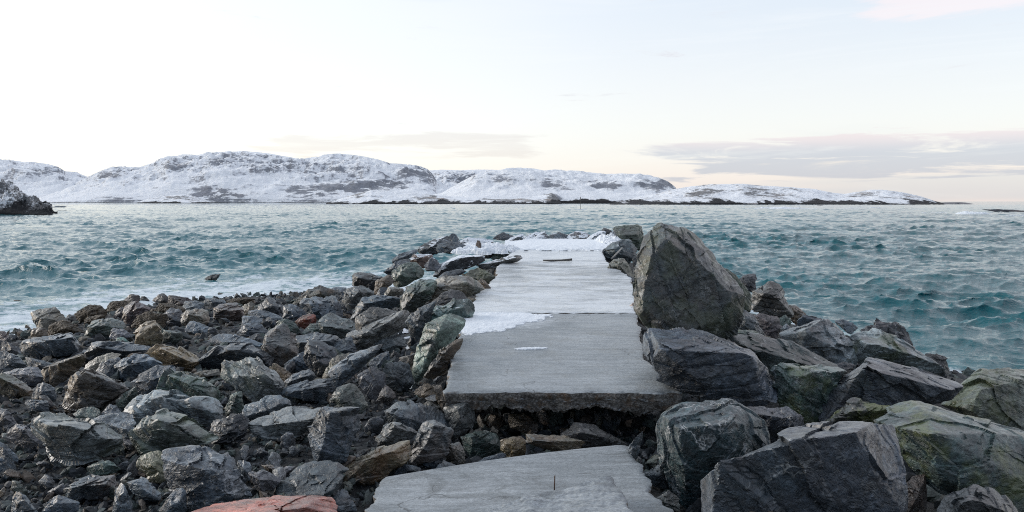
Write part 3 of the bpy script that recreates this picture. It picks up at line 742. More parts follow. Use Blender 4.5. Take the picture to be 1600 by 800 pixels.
# ------------------------------------------------------------------ great boulders on the open sea side
SG = "large boulders on the open sea side"
def sea_side(lbl, tint, outline, ridge='', **o):
    o.setdefault('scuff', 0.22); o.setdefault('vein', 0.7); o.setdefault('marble', 0.12)
    return rock('boulder', lbl, 'boulder', tint, outline, ridge, SG, **o)
sea_side("giant dark upright boulder with a peaked top standing beside the slab", (.066, .071, .070), "996,424 1003,380 1034,352 1054,357 1090,370 1102,392 1130,420 1162,460 1154,500 1138,530 1086,524 1062,516 1010,532 994,506 992,484", "1050,378 1040,432 1030,512 1136,455", d=13.4, chips=9, strata=.5, bed=(75, 75), vein=.5, algae=.3, rust=.10, scuff=.08, th=.85)
sea_side("huge dark slab shaped boulder with a smooth scratched top below the giant boulder", (.085, .092, .105), "1008,542 1012,524 1066,514 1106,524 1162,544 1202,576 1210,608 1200,638 1138,632 1082,618 1028,594 1012,562", "1080,600 1170,612 1172,552 1020,545", d=11.6, chips=6, strata=.7, bed=(20, -20), vein=.5, th=1.0, tilt=1.0)
sea_side("dark teal boulder with branching white veins beside the hollow", (.045, .065, .068), "1028,678 1036,648 1092,626 1160,632 1196,660 1200,700 1180,760 1130,800 1100,796 1060,778 1040,742", "1060,664 1080,735 1150,660", d=9.3, vein=1.5, marble=.35, chips=9, th=.9)
sea_side("massive blue grey boulder with a long sloping crest at the very front", (.090, .096, .108), "1102,740 1116,724 1192,698 1256,688 1350,665 1380,662 1392,680 1398,705 1408,742 1412,800 1412,850 1105,850 1103,780", "1124,738 1200,716 1330,684 1240,780", d=7.9, chips=8, vein=.9, marble=.25, strata=.5, bed=(50, 50), th=.8, tilt=.7)
sea_side("huge smooth green grey slab with moss along its lower edge", (.088, .108, .102), "1372,658 1424,632 1448,630 1512,648 1600,676 1660,696 1660,800 1600,802 1496,772 1472,770 1436,738 1404,710 1390,680", "1436,690 1478,752 1600,770 1440,650", d=9.2, chips=6, strata=.4, algae=.75, vein=.4, th=.85, tilt=1.2, bed=(40, 0))
sea_side("dark rounded boulder under the mossy edge of the green grey slab", (.055, .058, .060), "1458,815 1472,772 1508,758 1544,760 1580,790 1594,840 1460,840", "1510,772 1560,800", d=7.8, chips=7)
sea_side("pale faced boulder with a yellow mossy edge beside the water", (.26, .26, .225), "1474,632 1499,605 1544,580 1568,576 1600,578 1650,590 1650,690 1600,676 1568,664 1530,654 1496,640", "1560,590 1566,622 1510,638", d=12.2, chips=8, algae=.6, th=.9)
sea_side("wide dark wedge boulder with a long pale top edge", (.088, .094, .104), "1282,654 1304,604 1340,566 1356,561 1424,578 1496,600 1500,610 1472,634 1440,642 1380,664 1290,676", "1330,590 1352,574 1420,592 1486,612", d=11.3, chips=6, strata=.4, th=.8, tilt=.8, vein=.3)
sea_side("broken dark rock with bright green moss in front of the wide wedge", (.065, .068, .060), "1284,684 1300,650 1330,622 1360,624 1400,640 1372,664 1330,672", "1320,640 1356,640", d=10.4, algae=1.0, chips=16, rough=1.5)
sea_side("long pale grey boulder with green stains near the water", (.34, .35, .34), "1330,530 1340,516 1376,514 1400,532 1436,548 1474,590 1440,592 1360,568 1338,558", "1360,530 1420,560", d=14.6, algae=.55, vein=.2, th=.9)
sea_side("jagged black rock beyond the long pale boulder", 'k', "1346,514 1365,505 1371,497 1387,502 1405,507 1425,542 1395,534 1380,522", d=16.2, rough=1.8, chips=20)
sea_side("dark weathered rock at the waterline behind the wide wedge", (.06, .055, .052), "1443,560 1450,555 1462,553 1475,562 1488,594 1470,594 1455,576", d=16.8, rough=1.4)
sea_side("pale grey boulder with a straight shadowed edge down its middle", (.28, .285, .285), "1220,532 1235,520 1270,506 1292,500 1305,507 1330,540 1338,566 1320,586 1285,572 1267,554 1245,544", "1268,518 1266,545 1310,540", d=14.6, chips=7, vein=.4, th=.9)
sea_side("long low dark boulder lying behind the green rounded one", (.058, .070, .068), "1135,532 1142,520 1187,526 1220,530 1260,550 1295,565 1319,587 1300,594 1270,584 1237,586 1212,594 1190,566 1150,549", "1180,544 1250,566", d=13.2, algae=.15, chips=7)
sea_side("rounded green boulder with pale wavy marks and mossy shoulder", (.082, .110, .098), "1206,634 1208,594 1225,578 1262,569 1292,572 1318,590 1306,614 1286,642 1274,680 1240,684", "1240,590 1285,590 1250,640", d=11.3, algae=.55, marble=.5, th=.95)
sea_side("dark flat topped block tucked between the teal boulder and the mossy one", (.060, .062, .070), "1168,636 1190,638 1232,640 1248,648 1264,686 1240,706 1204,700", "1186,652 1240,656", d=10.3, chips=5)
sea_side("black pointed rock peeping out behind the giant boulder", (.045, .046, .052), "1154,436 1167,428 1179,428 1182,440 1180,454 1167,456", d=19)
sea_side("rounded cracked brown grey boulder near the water", (.115, .105, .095), "1173,462 1187,447 1205,440 1217,445 1227,472 1239,497 1225,499 1187,492 1173,484", "1195,458 1216,470", d=18, chips=7, strata=.9, bed=(10, 30), vein=.3)
sea_side("dark green rock hidden behind the shoulder of the giant boulder", (.045, .055, .042), "1127,417 1150,430 1167,450 1174,462 1170,484 1160,486 1140,452", d=15.2, algae=.3)
sea_side("brown weedy rock beside the cracked boulder at the water", (.10, .07, .045), "1232,480 1243,477 1259,492 1249,509 1237,502", d=18.6, rust=.5)
sea_side("purplish brown boulder below the cracked boulder", (.095, .078, .080), "1178,497 1195,490 1217,497 1222,514 1212,529 1187,517", d=15.8)
sea_side("dark grey rock touching the flank of the giant boulder", (.085, .090, .092), "1145,512 1160,484 1175,492 1185,520 1194,526 1157,519", d=14.6)
sea_side("small green grey stone on top of the purplish boulder", 'n', "1215,500 1227,492 1237,502 1235,510 1220,509", d=16.2)
sea_side("small grey stone beside the pale straight edged boulder", 'g', "1220,514 1230,506 1240,515 1228,523", d=15.6)
sea_side("dark triangular rock with a pale edge next to the water", 'd', "1245,512 1260,492 1287,502 1270,509 1255,514", "1258,500", d=17.2)
sea_side("pale green slab lying flat on the long low boulder", (.16, .20, .165), "1143,520 1155,515 1180,517 1185,527 1160,528", d=13.8, algae=.3)
sea_side("reddish brown rock deep in the gap behind the massive front boulder", (.075, .055, .048), "1406,766 1420,747 1442,742 1448,780 1440,815 1406,815", d=8.9)
sea_side("small grey peak behind the long pale grey boulder", 'g', "1305,505 1324,499 1340,511 1330,522", d=15.8)
sea_side("black rock under the pale straight edged boulder", 'k', "1296,570 1320,566 1336,572 1325,590 1308,594", d=13.4)
sea_side("small rounded grey rock below the teal veined boulder", (.10, .105, .11), "1003,742 1032,726 1047,750 1047,764 1020,756", d=9.4)
sea_side("green black rock at the broken corner of the fallen concrete", (.06, .068, .062), "1025,779 1045,767 1062,780 1062,800 1035,802", d=8.3)

# ------------------------------------------------------------------ stones in the hollow under the slab
HG = "stones in the hollow under the broken slab"
def hollow(lbl, tint, outline, ridge='', **o): return rock('rock', lbl, 'rock', tint, outline, ridge, HG, **o)
hollow("tall dark block holding up the broken slab", (.085, .085, .082), "694,634 710,626 738,626 742,660 725,674 712,684 705,682", "716,634 720,670", d=11.3, chips=6)
hollow("dark green block in the hollow below the slab", (.055, .075, .066), "721,684 745,673 776,680 783,704 755,718 730,725", "738,684 770,688", d=10.9, chips=6)
hollow("yellow brown rounded stone in the hollow", (.155, .112, .065), "782,692 807,682 822,695 820,712 802,719 785,707", d=10.6, rust=.4)
hollow("brown angular rock high in the hollow under the slab edge", (.125, .095, .075), "795,649 817,646 841,662 837,679 797,667", d=11.9, chips=5)
hollow("long dark stone with an orange tan end in the hollow", (.12, .095, .07), "823,682 850,678 880,682 912,690 900,704 860,709 828,709", "830,686 860,690", d=10.4, rust=.35, chips=5)
hollow("wide dark boulder sunk at the back of the hollow", (.075, .070, .068), "876,680 910,661 932,665 960,680 984,699 972,708 955,702 900,705", "912,672 950,684", d=11.0)
hollow("thin upright grey stone standing at the corner of the fallen concrete", (.15, .16, .17), "975,714 985,690 996,675 1004,677 1002,694 996,716 982,726", "992,684 988,716", d=9.75, th=.8, chips=5)
hollow("square tan and white stone beside the fallen concrete", (.22, .19, .165), "696,696 719,691 727,707 727,724 717,727 697,714", "708,700", d=10.4, vein=.6, chips=5)
hollow("small grey stone at the edge of the fallen concrete below the tan one", 'g', "680,735 694,719 717,729 712,739 690,739", d=9.9)
hollow("dark flat stone under the dark green block in the hollow", 'd', "735,728 760,716 787,708 790,716 770,726 745,732", d=10.4)

# ------------------------------------------------------------------ ground
gx = np.concatenate([np.linspace(-60, -20, 30)[:-1], np.linspace(-20, 14, 340), np.linspace(14, 60, 30)[1:]])
gy = np.concatenate([np.linspace(-12, 5, 20)[:-1], np.linspace(5, 45, 400), np.linspace(45, 90, 20)[1:]])
GX, GY = np.meshgrid(gx, gy)
GZ = ground(GX, GY)
nzv = np.stack([GX.ravel() * 1.3, GY.ravel() * 1.3, np.zeros(GX.size)], 1)
GZ = GZ + 0.10 * fbm(nzv, 4).reshape(GX.shape) - 0.06
me = mesh_from("ground", np.stack([GX.ravel(), GY.ravel(), GZ.ravel()], 1), grid_faces(len(gx), len(gy)), M_GROUND)
link("shore_ground", me, kind='structure')

# ------------------------------------------------------------------ sea
def ocean_tile(N, L, wind, wdir, amp, seed, lmin=0.0):
    rs = np.random.RandomState(seed)
    k1 = 2 * np.pi * np.fft.fftfreq(N, L / N)
    kx, ky = np.meshgrid(k1, k1)
    k = np.sqrt(kx ** 2 + ky ** 2); k[0, 0] = 1e-6
    Lw = wind ** 2 / 9.81
    cosf = (kx * math.cos(wdir) + ky * math.sin(wdir)) / k
    Ph = np.exp(-1 / (k * Lw) ** 2) / k ** 4 * (0.10 + np.abs(cosf) ** 3.0) * np.exp(-(k * lmin) ** 2)
    Ph[0, 0] = 0
    a = np.sqrt(Ph / 2) * (rs.normal(size=(N, N)) + 1j * rs.normal(size=(N, N)))
    h = np.fft.ifft2(a).real
    s = amp / h.std()
    dxx = np.fft.ifft2(-1j * kx / k * a).real * s
    dyy = np.fft.ifft2(-1j * ky / k * a).real * s
    return h * s, dxx, dyy
def sample(t, x, y, L):
    N = t.shape[0]
    u = (x / L * N) % N; v = (y / L * N) % N
    i = np.floor(u).astype(int) % N; j = np.floor(v).astype(int) % N
    fu = u - np.floor(u); fv = v - np.floor(v); i1 = (i + 1) % N; j1 = (j + 1) % N
    return (t[j, i] * (1 - fu) + t[j, i1] * fu) * (1 - fv) + (t[j1, i] * (1 - fu) + t[j1, i1] * fu) * fv
th = np.radians(np.linspace(-44, 44, 1050))
rr = np.concatenate([np.exp(np.linspace(math.log(13.0), math.log(1100), 820)), np.exp(np.linspace(math.log(1110), math.log(30000), 40))])
TH, RR = np.meshgrid(th, rr)
SX = (RR * np.sin(TH)).ravel(); SY = (RR * np.cos(TH)).ravel(); rv = RR.ravel()
h1, a1, b1 = ocean_tile(512, 71.0, 2.7, R(74), 0.118, 3, 0.03)
h2, a2, b2 = ocean_tile(256, 15.0, 1.45, R(105), 0.034, 5, 0.015)
h3, a3, b3 = ocean_tile(256, 410.0, 4.4, R(75), 0.105, 8, 0.4)
f2 = 1 - sstep(rv, 60, 200); f1 = 1 - 0.15 * sstep(rv, 300, 900)
gnd = ground(SX, SY)
shallow = sstep(gnd, -3.0, 0.1) * (rv < 60)
damp = (1 - 0.55 * shallow) * np.clip(0.85 + 1.1 * fbm(np.stack([SX / 21, SY / 34, 0 * SX], 1), 2), 0.62, 1.45)
SZ = (sample(h1, SX, SY, 71.0) * f1 + sample(h3, SX, SY, 410.0)) * damp + sample(h2, SX, SY, 15.0) * f2 * (0.6 + 0.4 * damp)
ch = -1.2
PXx = SX + ch * (sample(a1, SX, SY, 71.0) * f1 * damp + sample(a2, SX, SY, 15.0) * f2)
PYy = SY + ch * (sample(b1, SX, SY, 71.0) * f1 * damp + sample(b2, SX, SY, 15.0) * f2)
SZ = np.where(rv > 1100, 0, SZ)
me = mesh_from("sea", np.stack([PXx, PYy, SZ], 1), grid_faces(len(th), len(rr)))
# foam: wash along the beach, and whitecaps in the lee of the shore
q = ((SX + 2) / 14.5) ** 4 + (np.maximum(SY - 12, 0) / 24) ** 4
dist_shore = np.where(SX < 2, q ** 0.25 - 1, 9)
wash = 1 - sstep(dist_shore, 0.02, 0.95)
dist_r = np.maximum((np.maximum(SX, 0) / np.maximum(12.5 - 0.17 * np.maximum(SY - 10, 0), 5)) ** 4 + (np.maximum(SY - 14, 0) / 24) ** 4, 0) ** 0.25 - 1
wash_r = (1 - sstep(dist_r, 0.0, 0.16)) * (SX > 2) * 0.9
set_attr(me, 'wash', np.clip(np.maximum(wash, wash_r), 0, 1))
sea = link("sea", me, kind='structure')
m, nt, b = new_mat("cold_sea")
pos = nt.n('ShaderNodeNewGeometry').outputs['Position']
wash_a = nt.attr('wash', 'GEOMETRY')
warp = nt.vmath('SCALE', nt.vmath('SUBTRACT', nt.noisec(pos, 0.35, 4), (0.5, 0.5, 0.5)), scale=2.6)
pw = nt.vmath('ADD', pos, warp)
fo = nt.noise(nt.mapping(pw, scale=(0.45, 1.0, 1)), 0.95, 10, 0.74)
fo2 = nt.noise(nt.mapping(pw, scale=(0.7, 1.2, 1)), 2.6, 6, 0.7)
fthr = nt.math('SUBTRACT', 0.80, nt.math('MULTIPLY', wash_a, 0.385))
foam = nt.step(nt.math('SUBTRACT', nt.math('ADD', nt.math('MULTIPLY', fo, 0.72), nt.math('MULTIPLY', fo2, 0.28)), fthr), 0.0, 0.075)
body = nt.mix(nt.math('MULTIPLY', wash_a, 0.85), (0.002, 0.098, 0.118), (0.060, 0.195, 0.225))
col = nt.mix(nt.math('MULTIPLY', foam, 0.85), body, (0.78, 0.83, 0.86))
nt.put(b.inputs['Base Color'], col)
nt.put(b.inputs['Roughness'], nt.math('ADD', 0.045, nt.math('MULTIPLY', foam, 0.5)))
b.inputs['IOR'].default_value = 1.333
b.inputs['Specular IOR Level'].default_value = 0.5
r1 = nt.noise(nt.mapping(pos, scale=(0.6, 1.0, 1)), 2.6, 7, 0.66)
r2 = nt.noise(nt.mapping(pos, scale=(0.7, 1.0, 1)), 0.24, 7, 0.62)
nb = nt.bump(r1, 0.6, 0.12)
nb = nt.bump(r2, 0.4, 0.75, nb)
nt.put(b.inputs['Normal'], nb)
me.materials.append(m)

# ------------------------------------------------------------------ snowy hills across the water
def hill_material(name, sc, rockc, warm=0.25, thr=0.55, slope=0.38):
    m, nt, b = new_mat(name)
    geo = nt.n('ShaderNodeNewGeometry')
    pos = geo.outputs['Position']
    nz = nt.n('ShaderNodeSeparateXYZ'); nt.t.links.new(geo.outputs['True Normal'], nz.inputs[0])
    pp = nt.n('ShaderNodeSeparateXYZ'); nt.t.links.new(pos, pp.inputs[0])
    n1 = nt.noise(nt.mapping(pos, scale=(1, 1, 1.8)), sc, 8, 0.68, 0.4)
    n2 = nt.noise(nt.mapping(pos, scale=(1, 1, 2.5)), sc * 4.5, 7, 0.72)
    ra = nt.attr('bare', 'GEOMETRY')
    f = nt.math('ADD', nt.math('MULTIPLY', n1, 0.55), nt.math('MULTIPLY', n2, 0.45))
    f = nt.math('ADD', f, nt.math('MULTIPLY', nt.math('SUBTRACT', 0.93, nz.outputs[2]), slope))
    f = nt.math('ADD', f, nt.math('MULTIPLY', nt.math('MULTIPLY', ra, nt.step(nt.noise(pos, sc * 1.4, 6, 0.7), 0.36, 0.56)), 0.36))
    rk = nt.step(f, thr, thr + 0.11)
    ta = nt.attr('tide', 'GEOMETRY')
    tl = nt.math('MULTIPLY', ta, nt.step(nt.noise(nt.mapping(pos, scale=(1, 0, 0)), sc * 0.9, 4, 0.6), 0.36, 0.64, 0.15, 1.3))
    tz = nt.math('ADD', pp.outputs[2], nt.math('MULTIPLY', nt.math('SUBTRACT', n2, 0.5), nt.math('MULTIPLY', ta, 2.4)))
    tide = nt.step(nt.math('SUBTRACT', tz, tl), -0.3, 0.6, 1, 0)
    rock_c = nt.mix(nt.step(n2, 0.35, 0.65), tuple(x * 0.6 for x in rockc), tuple(x * 1.5 for x in rockc))
    rock_c = nt.mix(nt.math('MULTIPLY', nt.step(nt.noise(pos, sc * 0.8, 3), 0.52, 0.7), warm), rock_c, (0.34, 0.22, 0.15))
    c = nt.mix(nt.math('MULTIPLY', rk, 0.85), (0.88, 0.90, 0.93), rock_c)
    c = nt.mix(tide, c, (0.030, 0.030, 0.032))
    nt.put(b.inputs['Base Color'], c)
    b.inputs['Roughness'].default_value = 0.8
    b.inputs['Specular IOR Level'].default_value = 0.15
    nt.put(b.inputs['Normal'], nt.bump(f, 0.8, 0.22 / sc))
    return m
M_HILL = hill_material("snowy_fell", 0.011, (0.135, 0.145, 0.175), 0.10)  # distance haze is put into this lighter, bluer rock colour
M_NEARHILL = hill_material("snowy_shore", 0.024, (0.115, 0.108, 0.105), 0.5, 0.50)
M_HEAD = hill_material("dark_headland", 0.22, (0.045, 0.043, 0.042), 0.1, 0.53, 0.20)

def hill(prof, Dr, Ds, mat, seed, bare=(), g=0.75, amp=0.20, wl=260.0, tide=4.0, ny=70, step=1.0, name="hills", jag=0.012):
    P = np.array(prof, float)
    xs = np.arange(P[0, 0], P[-1, 0] + step, step)
    py = np.interp(xs, P[:, 0], P[:, 1])
    H = np.maximum((HY - py) * Dr / F + CZ, 0.0)
    t = np.concatenate([np.linspace(-0.03, 1, ny), np.linspace(1.06, 2.0, 12)])
    X, Tt = np.meshgrid(xs, t)
    Hh = np.tile(H, (len(t), 1))
    Yd = Ds + (Dr - Ds) * Tt
    wx = (X - CX) / F * Yd
    s = np.clip(Tt, 0, 1)
    shp = s ** g
    pn = np.stack([wx.ravel() / wl, Yd.ravel() / wl, np.full(wx.size, seed * 3.7)], 1)
    n = (fbm(pn, 5, 0.55) + 0.55 * (ridged(pn * 1.9 + 4, 4) - 0.6)).reshape(X.shape)
    fade = np.minimum(1, 3.5 * s) * (1 - sstep(s, 0.72, 1.0))
    Hmax = H.max()
    z = Hh * shp + amp * n * fade * (0.35 * Hmax + 0.65 * Hh)
    z += jag * Hmax * (fbm(pn * 9, 3)).reshape(X.shape) * np.minimum(1, 5 * s)
    z = np.where(Tt > 1, Hh * (1 - 0.75 * (Tt - 1)) + jag * Hmax * fbm(pn * 9, 3).reshape(X.shape), z)
    z = np.minimum(z, CZ + (Hh - CZ) * Yd / Dr + 0.03 * Hh) if Dr > 500 else z
    z = np.where(Tt < 0, -8.0 - 0 * z, z)
    z = z - 1.2 * (Hh < 1.0)
    me = mesh_from(name, np.stack([wx.ravel(), Yd.ravel(), z.ravel()], 1), grid_faces(len(xs), len(t)), mat)
    sx = CX + wx / Yd * F; sy = HY - (z - CZ) / Yd * F
    ba = np.zeros(X.shape)
    for (bx, by, rx, ry, a) in bare:
        jx = 0.6 * rx * fbm(np.stack([sx.ravel() / rx, sy.ravel() / ry, 0 * sx.ravel() + bx], 1), 3).reshape(sx.shape); jy = jx * ry / rx
        ba += a * np.exp(-((sx - bx + jx) / rx) ** 2 - ((sy - by + jy) / ry) ** 2)
    set_attr(me, 'bare', np.clip(ba, -1, 1.2).ravel())
    set_attr(me, 'tide', np.full(X.size, tide))
    return link(name, me, kind='structure')
hill([(-420, 275), (-200, 262), (-60, 250), (0, 250), (20, 250), (45, 254), (75, 258), (90, 262), (102, 269), (120, 270), (140, 277), (170, 290), (220, 305), (262, 318)], 4300, 3000, M_HILL, 1,
     bare=[(95, 263, 12, 5, .5), (60, 268, 25, 3, .4), (150, 300, 40, 8, .2)], tide=0.6)
hill([(10, 320), (50, 313), (95, 298), (140, 276), (160, 267), (175, 262), (195, 260), (215, 262), (240, 254), (258, 246), (280, 243), (310, 244), (325, 239), (350, 237), (380, 236), (400, 237), (430, 241), (450, 245), (475, 250), (490, 247), (510, 243), (530, 242), (550, 244), (565, 246), (590, 251), (610, 257), (635, 258), (650, 260), (668, 264), (676, 272), (682, 282), (700, 290), (740, 300), (790, 314)], 3800, 2500, M_HILL, 2,
     bare=[(345, 303, 50, 9, .9), (545, 293, 50, 9, 1.0), (600, 287, 40, 6, .7), (470, 300, 40, 9, .5), (172, 273, 18, 6, .6), (345, 252, 20, 4, .5), (278, 258, 20, 8, .45), (420, 262, 60, 8, .35), (645, 270, 28, 8, .7), (530, 262, 40, 8, .4), (190, 312, 30, 6, .4), (380, 245, 40, 4, .3)], tide=1.2)
hill([(560, 290), (640, 268), (690, 265), (720, 266), (740, 265), (770, 265), (800, 268), (860, 285), (900, 310)], 5600, 4900, M_HILL, 3,
     bare=[(730, 280, 20, 7, .7)], tide=2)
hill([(600, 317), (690, 302), (715, 288), (740, 275), (760, 268), (785, 265), (810, 263), (835, 265), (850, 268), (870, 266), (895, 268), (920, 269), (945, 272), (970, 271), (1000, 272), (1025, 277), (1045, 285), (1055, 293), (1060, 300), (1080, 310), (1110, 319)], 2300, 1500, M_HILL, 4,
     bare=[(785, 280, 20, 7, .5), (1025, 290, 25, 9, .8), (930, 290, 14, 6, .8), (955, 290, 14, 7, .7), (855, 285, 40, 8, .35), (890, 293, 20, 4, .4), (862, 308, 11, 6, 1.2), (820, 313, 20, 3, .7)], tide=7, wl=180)
hill([(505, 318.5), (540, 308), (560, 302), (580, 297), (610, 298), (640, 300), (660, 303), (700, 306), (740, 309), (800, 311), (840, 306), (862, 302), (872, 309), (878, 318.5)], 1400, 1200, M_NEARHILL, 5,
     bare=[(560, 303, 15, 4, .3), (670, 309, 20, 4, .5), (865, 309, 12, 7, 1.1), (800, 313, 40, 3, .5)], tide=5.5, wl=70)
hill([(208, 318.5), (235, 309), (260, 306), (285, 304), (305, 307), (325, 314), (334, 318.5)], 1900, 1700, M_NEARHILL, 6,
     bare=[(280, 308, 30, 4, .35)], tide=4, wl=80)
hill([(940, 319.5), (975, 314), (1000, 307), (1030, 302), (1050, 296), (1080, 291), (1120, 288), (1160, 287), (1190, 290), (1230, 292), (1270, 295), (1300, 301), (1320, 303), (1340, 300), (1360, 297), (1385, 297), (1410, 301), (1440, 307), (1460, 314), (1485, 320)], 1250, 950, M_NEARHILL, 7,
     bare=[(1110, 302, 25, 7, .5), (1085, 303, 10, 4, .5), (1230, 306, 40, 6, .25), (1350, 303, 25, 4, .45), (1180, 300, 20, 6, .3)], tide=6.0, wl=90)
hill([(-260, 262), (-120, 270), (-40, 280), (0, 286), (15, 288), (28, 298), (40, 308), (50, 313), (60, 316), (72, 320), (80, 327), (90, 338)], 262, 236, M_HEAD, 8,
     bare=[(20, 331, 70, 6, .9), (72, 326, 14, 9, .9), (45, 312, 12, 6, .5)], tide=4.0, wl=7, amp=0.42, name="headland", step=0.5, jag=0.05)

# ------------------------------------------------------------------ skerries, breaking surf, sea mark
def skerry(lbl, tint, outline, d, **o):
    return rock('skerry', lbl, 'sea rock', tint, outline, '', "low rocks out in the sea", d=d, vein=0, **o)
skerry("low black skerry with white surf at its end far out on the horizon side", 'k', "1536,334 1548,328 1565,329 1580,327 1592,331 1602,330 1625,336 1580,337 1538,336", 300, th=.7)
skerry("tiny dark rock awash among breakers off the long snowy point", 'k', "1268,324 1275,321 1286,320.5 1296,324 1283,326", 720, th=.8)
skerry("flat grey islet just off the end of the snowy point", 'd', "1466,320.5 1484,317 1505,316 1520,318 1532,321.5 1500,322", 1150, th=.8)
skerry("low brown rock ledge off the tip of the dark headland", 'w', "82,331 90,328.5 103,328.5 114,330 114,332.5 95,334", 340, th=.8)
skerry("thin grey ledge behind the brown rock ledge at the headland", 'd', "76,326 86,321.5 102,321.5 104,325 90,327", 520, th=.8)
rock('wet_rock', "small black weed covered rock poking out of the choppy water", 'rock', 'k', "320,437 322,433 332,431 338,428 344,430 340,435 334,439", '', d=41, rough=1.8)

m, nt, b = new_mat("white_water")
b.inputs['Base Color'].default_value = (0.80, 0.84, 0.87, 1); b.inputs['Roughness'].default_value = 0.7
pos = nt.n('ShaderNodeNewGeometry').outputs['Position']
nt.put(b.inputs['Normal'], nt.bump(nt.noise(pos, 0.9, 8, 0.7), 0.8, 0.5))
M_FOAM = m
def surf(rows):
    V, Fc, base = [], [], 0
    for (x0, x1, yb, hpx, seed) in rows:
        D = CZ * F / (yb - HY); sc = D / F
        nu, nv = 160, 22
        u, v = np.meshgrid(np.linspace(0, 1, nu), np.linspace(0, 1, nv))
        X = (x0 + (x1 - x0) * u - CX) * sc
        wdt = max(hpx * sc * 2.2, 1.5)
        Yv = D + (v - 0.5) * wdt
        pn = np.stack([X.ravel() / (hpx * sc * 2.6), Yv.ravel() / (hpx * sc * 2.6), np.full(X.size, seed)], 1)
        env = np.clip(0.5 + 1.1 * fbm(np.stack([X.ravel() / (hpx * sc * 9), 0 * X.ravel() + seed, 0 * X.ravel()], 1), 3), 0, 1).reshape(X.shape)
        zz = hpx * sc * (0.25 + 0.75 * env) * (0.55 + 0.75 * fbm(pn, 5, 0.6).reshape(X.shape)) * np.sin(np.pi * u) ** 0.5 * np.sin(np.pi * v) ** 0.7 + 0.12 - 0.9 * (1 - np.sin(np.pi * v) ** 0.5) - 0.9 * (1 - np.sin(np.pi * u) ** 0.35)
        V.append(np.stack([X.ravel(), Yv.ravel(), zz.ravel()], 1)); Fc.append(grid_faces(nu, nv) + base); base += nu * nv
    link("surf", mesh_from("surf", np.vstack(V), np.vstack(Fc), M_FOAM), kind='stuff')
surf([(1150, 1290, 326, 6, 1), (1195, 1250, 326.5, 13, 2), (1285, 1420, 325.5, 2.2, 3), (1490, 1550, 335, 15, 4), (1420, 1500, 333, 2.0, 5), (1548, 1620, 337.5, 2.5, 6),
      (878, 938, 328.3, 2.0, 7), (1055, 1085, 321.6, 1.8, 8), (985, 1010, 322, 1.6, 9)])

def tube(path, rad, n=8, seed=0, wob=0.0):
    path = np.asarray(path, float); rad = np.broadcast_to(np.asarray(rad, float), (len(path),))
    V, Fc = [], []
    for i, p in enumerate(path):
        a = path[min(i + 1, len(path) - 1)] - path[max(i - 1, 0)]; a /= np.linalg.norm(a)
        s1 = np.cross(a, (0.3, 0.2, 0.93)); s1 /= np.linalg.norm(s1); s2 = np.cross(a, s1)
        for k in range(n):
            t = 2 * np.pi * k / n
            rr_ = rad[i] * (1 + wob * math.sin(3.1 * k + 1.7 * i + seed))
            V.append(p + rr_ * (math.cos(t) * s1 + math.sin(t) * s2))
    for i in range(len(path) - 1):
        for k in range(n):
            Fc.append((i * n + k, i * n + (k + 1) % n, (i + 1) * n + (k + 1) % n, (i + 1) * n + k))
    b0 = len(V); V.append(path[0]); V.append(path[-1])
    for k in range(n):
        Fc.append((b0, b0, (k + 1) % n, k)); Fc.append((b0 + 1, b0 + 1, (len(path) - 1) * n + k, (len(path) - 1) * n + (k + 1) % n))
    V = np.array(V)
    bm = bmesh.new(); vs = [bm.verts.new(v) for v in V]
    for f in Fc:
        ids = list(dict.fromkeys(f))
        try: bm.faces.new([vs[j] for j in ids])
        except ValueError: pass
    bmesh.ops.recalc_face_normals(bm, faces=bm.faces)
    me = bpy.data.meshes.new("rod"); bm.to_mesh(me); bm.free()
    for p in me.polygons: p.use_smooth = True
    return me
def plain(name, lo, hi, sc, rough=0.6, stretch=(1, 1, 1), bump=0.3, bd=0.01):
    m, nt, b = new_mat(name)
    p = nt.mapping(nt.n('ShaderNodeTexCoord').outputs['Object'], scale=stretch)
    n = nt.noise(p, sc, 6, 0.65)
    nt.put(b.inputs['Base Color'], nt.mix(nt.step(n, 0.35, 0.65), lo, hi)); b.inputs['Roughness'].default_value = rough
    nt.put(b.inputs['Normal'], nt.bump(n, bump, bd))
    return m
M_RUST = plain("rusty_steel", (0.03, 0.016, 0.010), (0.10, 0.048, 0.028), 60)
M_WOOD = plain("weathered_wood", (0.05, 0.045, 0.04), (0.16, 0.145, 0.13), 30, 0.8)
M_PALEWOOD = plain("bleached_wood", (0.30, 0.28, 0.25), (0.55, 0.52, 0.48), 30, 0.8)
dm = CZ * F / (326.5 - HY)
b0 = at(907, 327, dm); b1 = at(907, 309, dm)
mk = bpy.data.objects.new("sea_mark", None); COL.objects.link(mk); mk.location = b0
mk['label'] = "thin dark marker pole standing in the sea before the snowy hill"; mk['category'] = "sea mark"
me = tube([(0, 0, -0.5), (0, 0, 3), tuple(b1 - b0)], [0.11, 0.09, 0.07]); me.materials.append(M_WOOD); link("pole", me, parent=mk)
me = tube([(0, 0, 5.6), (0, 0, 5.9), (0, 0, 6.5), (0, 0, 6.9)], [0.1, 0.17, 0.17, 0.1]); me.materials.append(M_RUST); link("topmark", me, parent=mk)

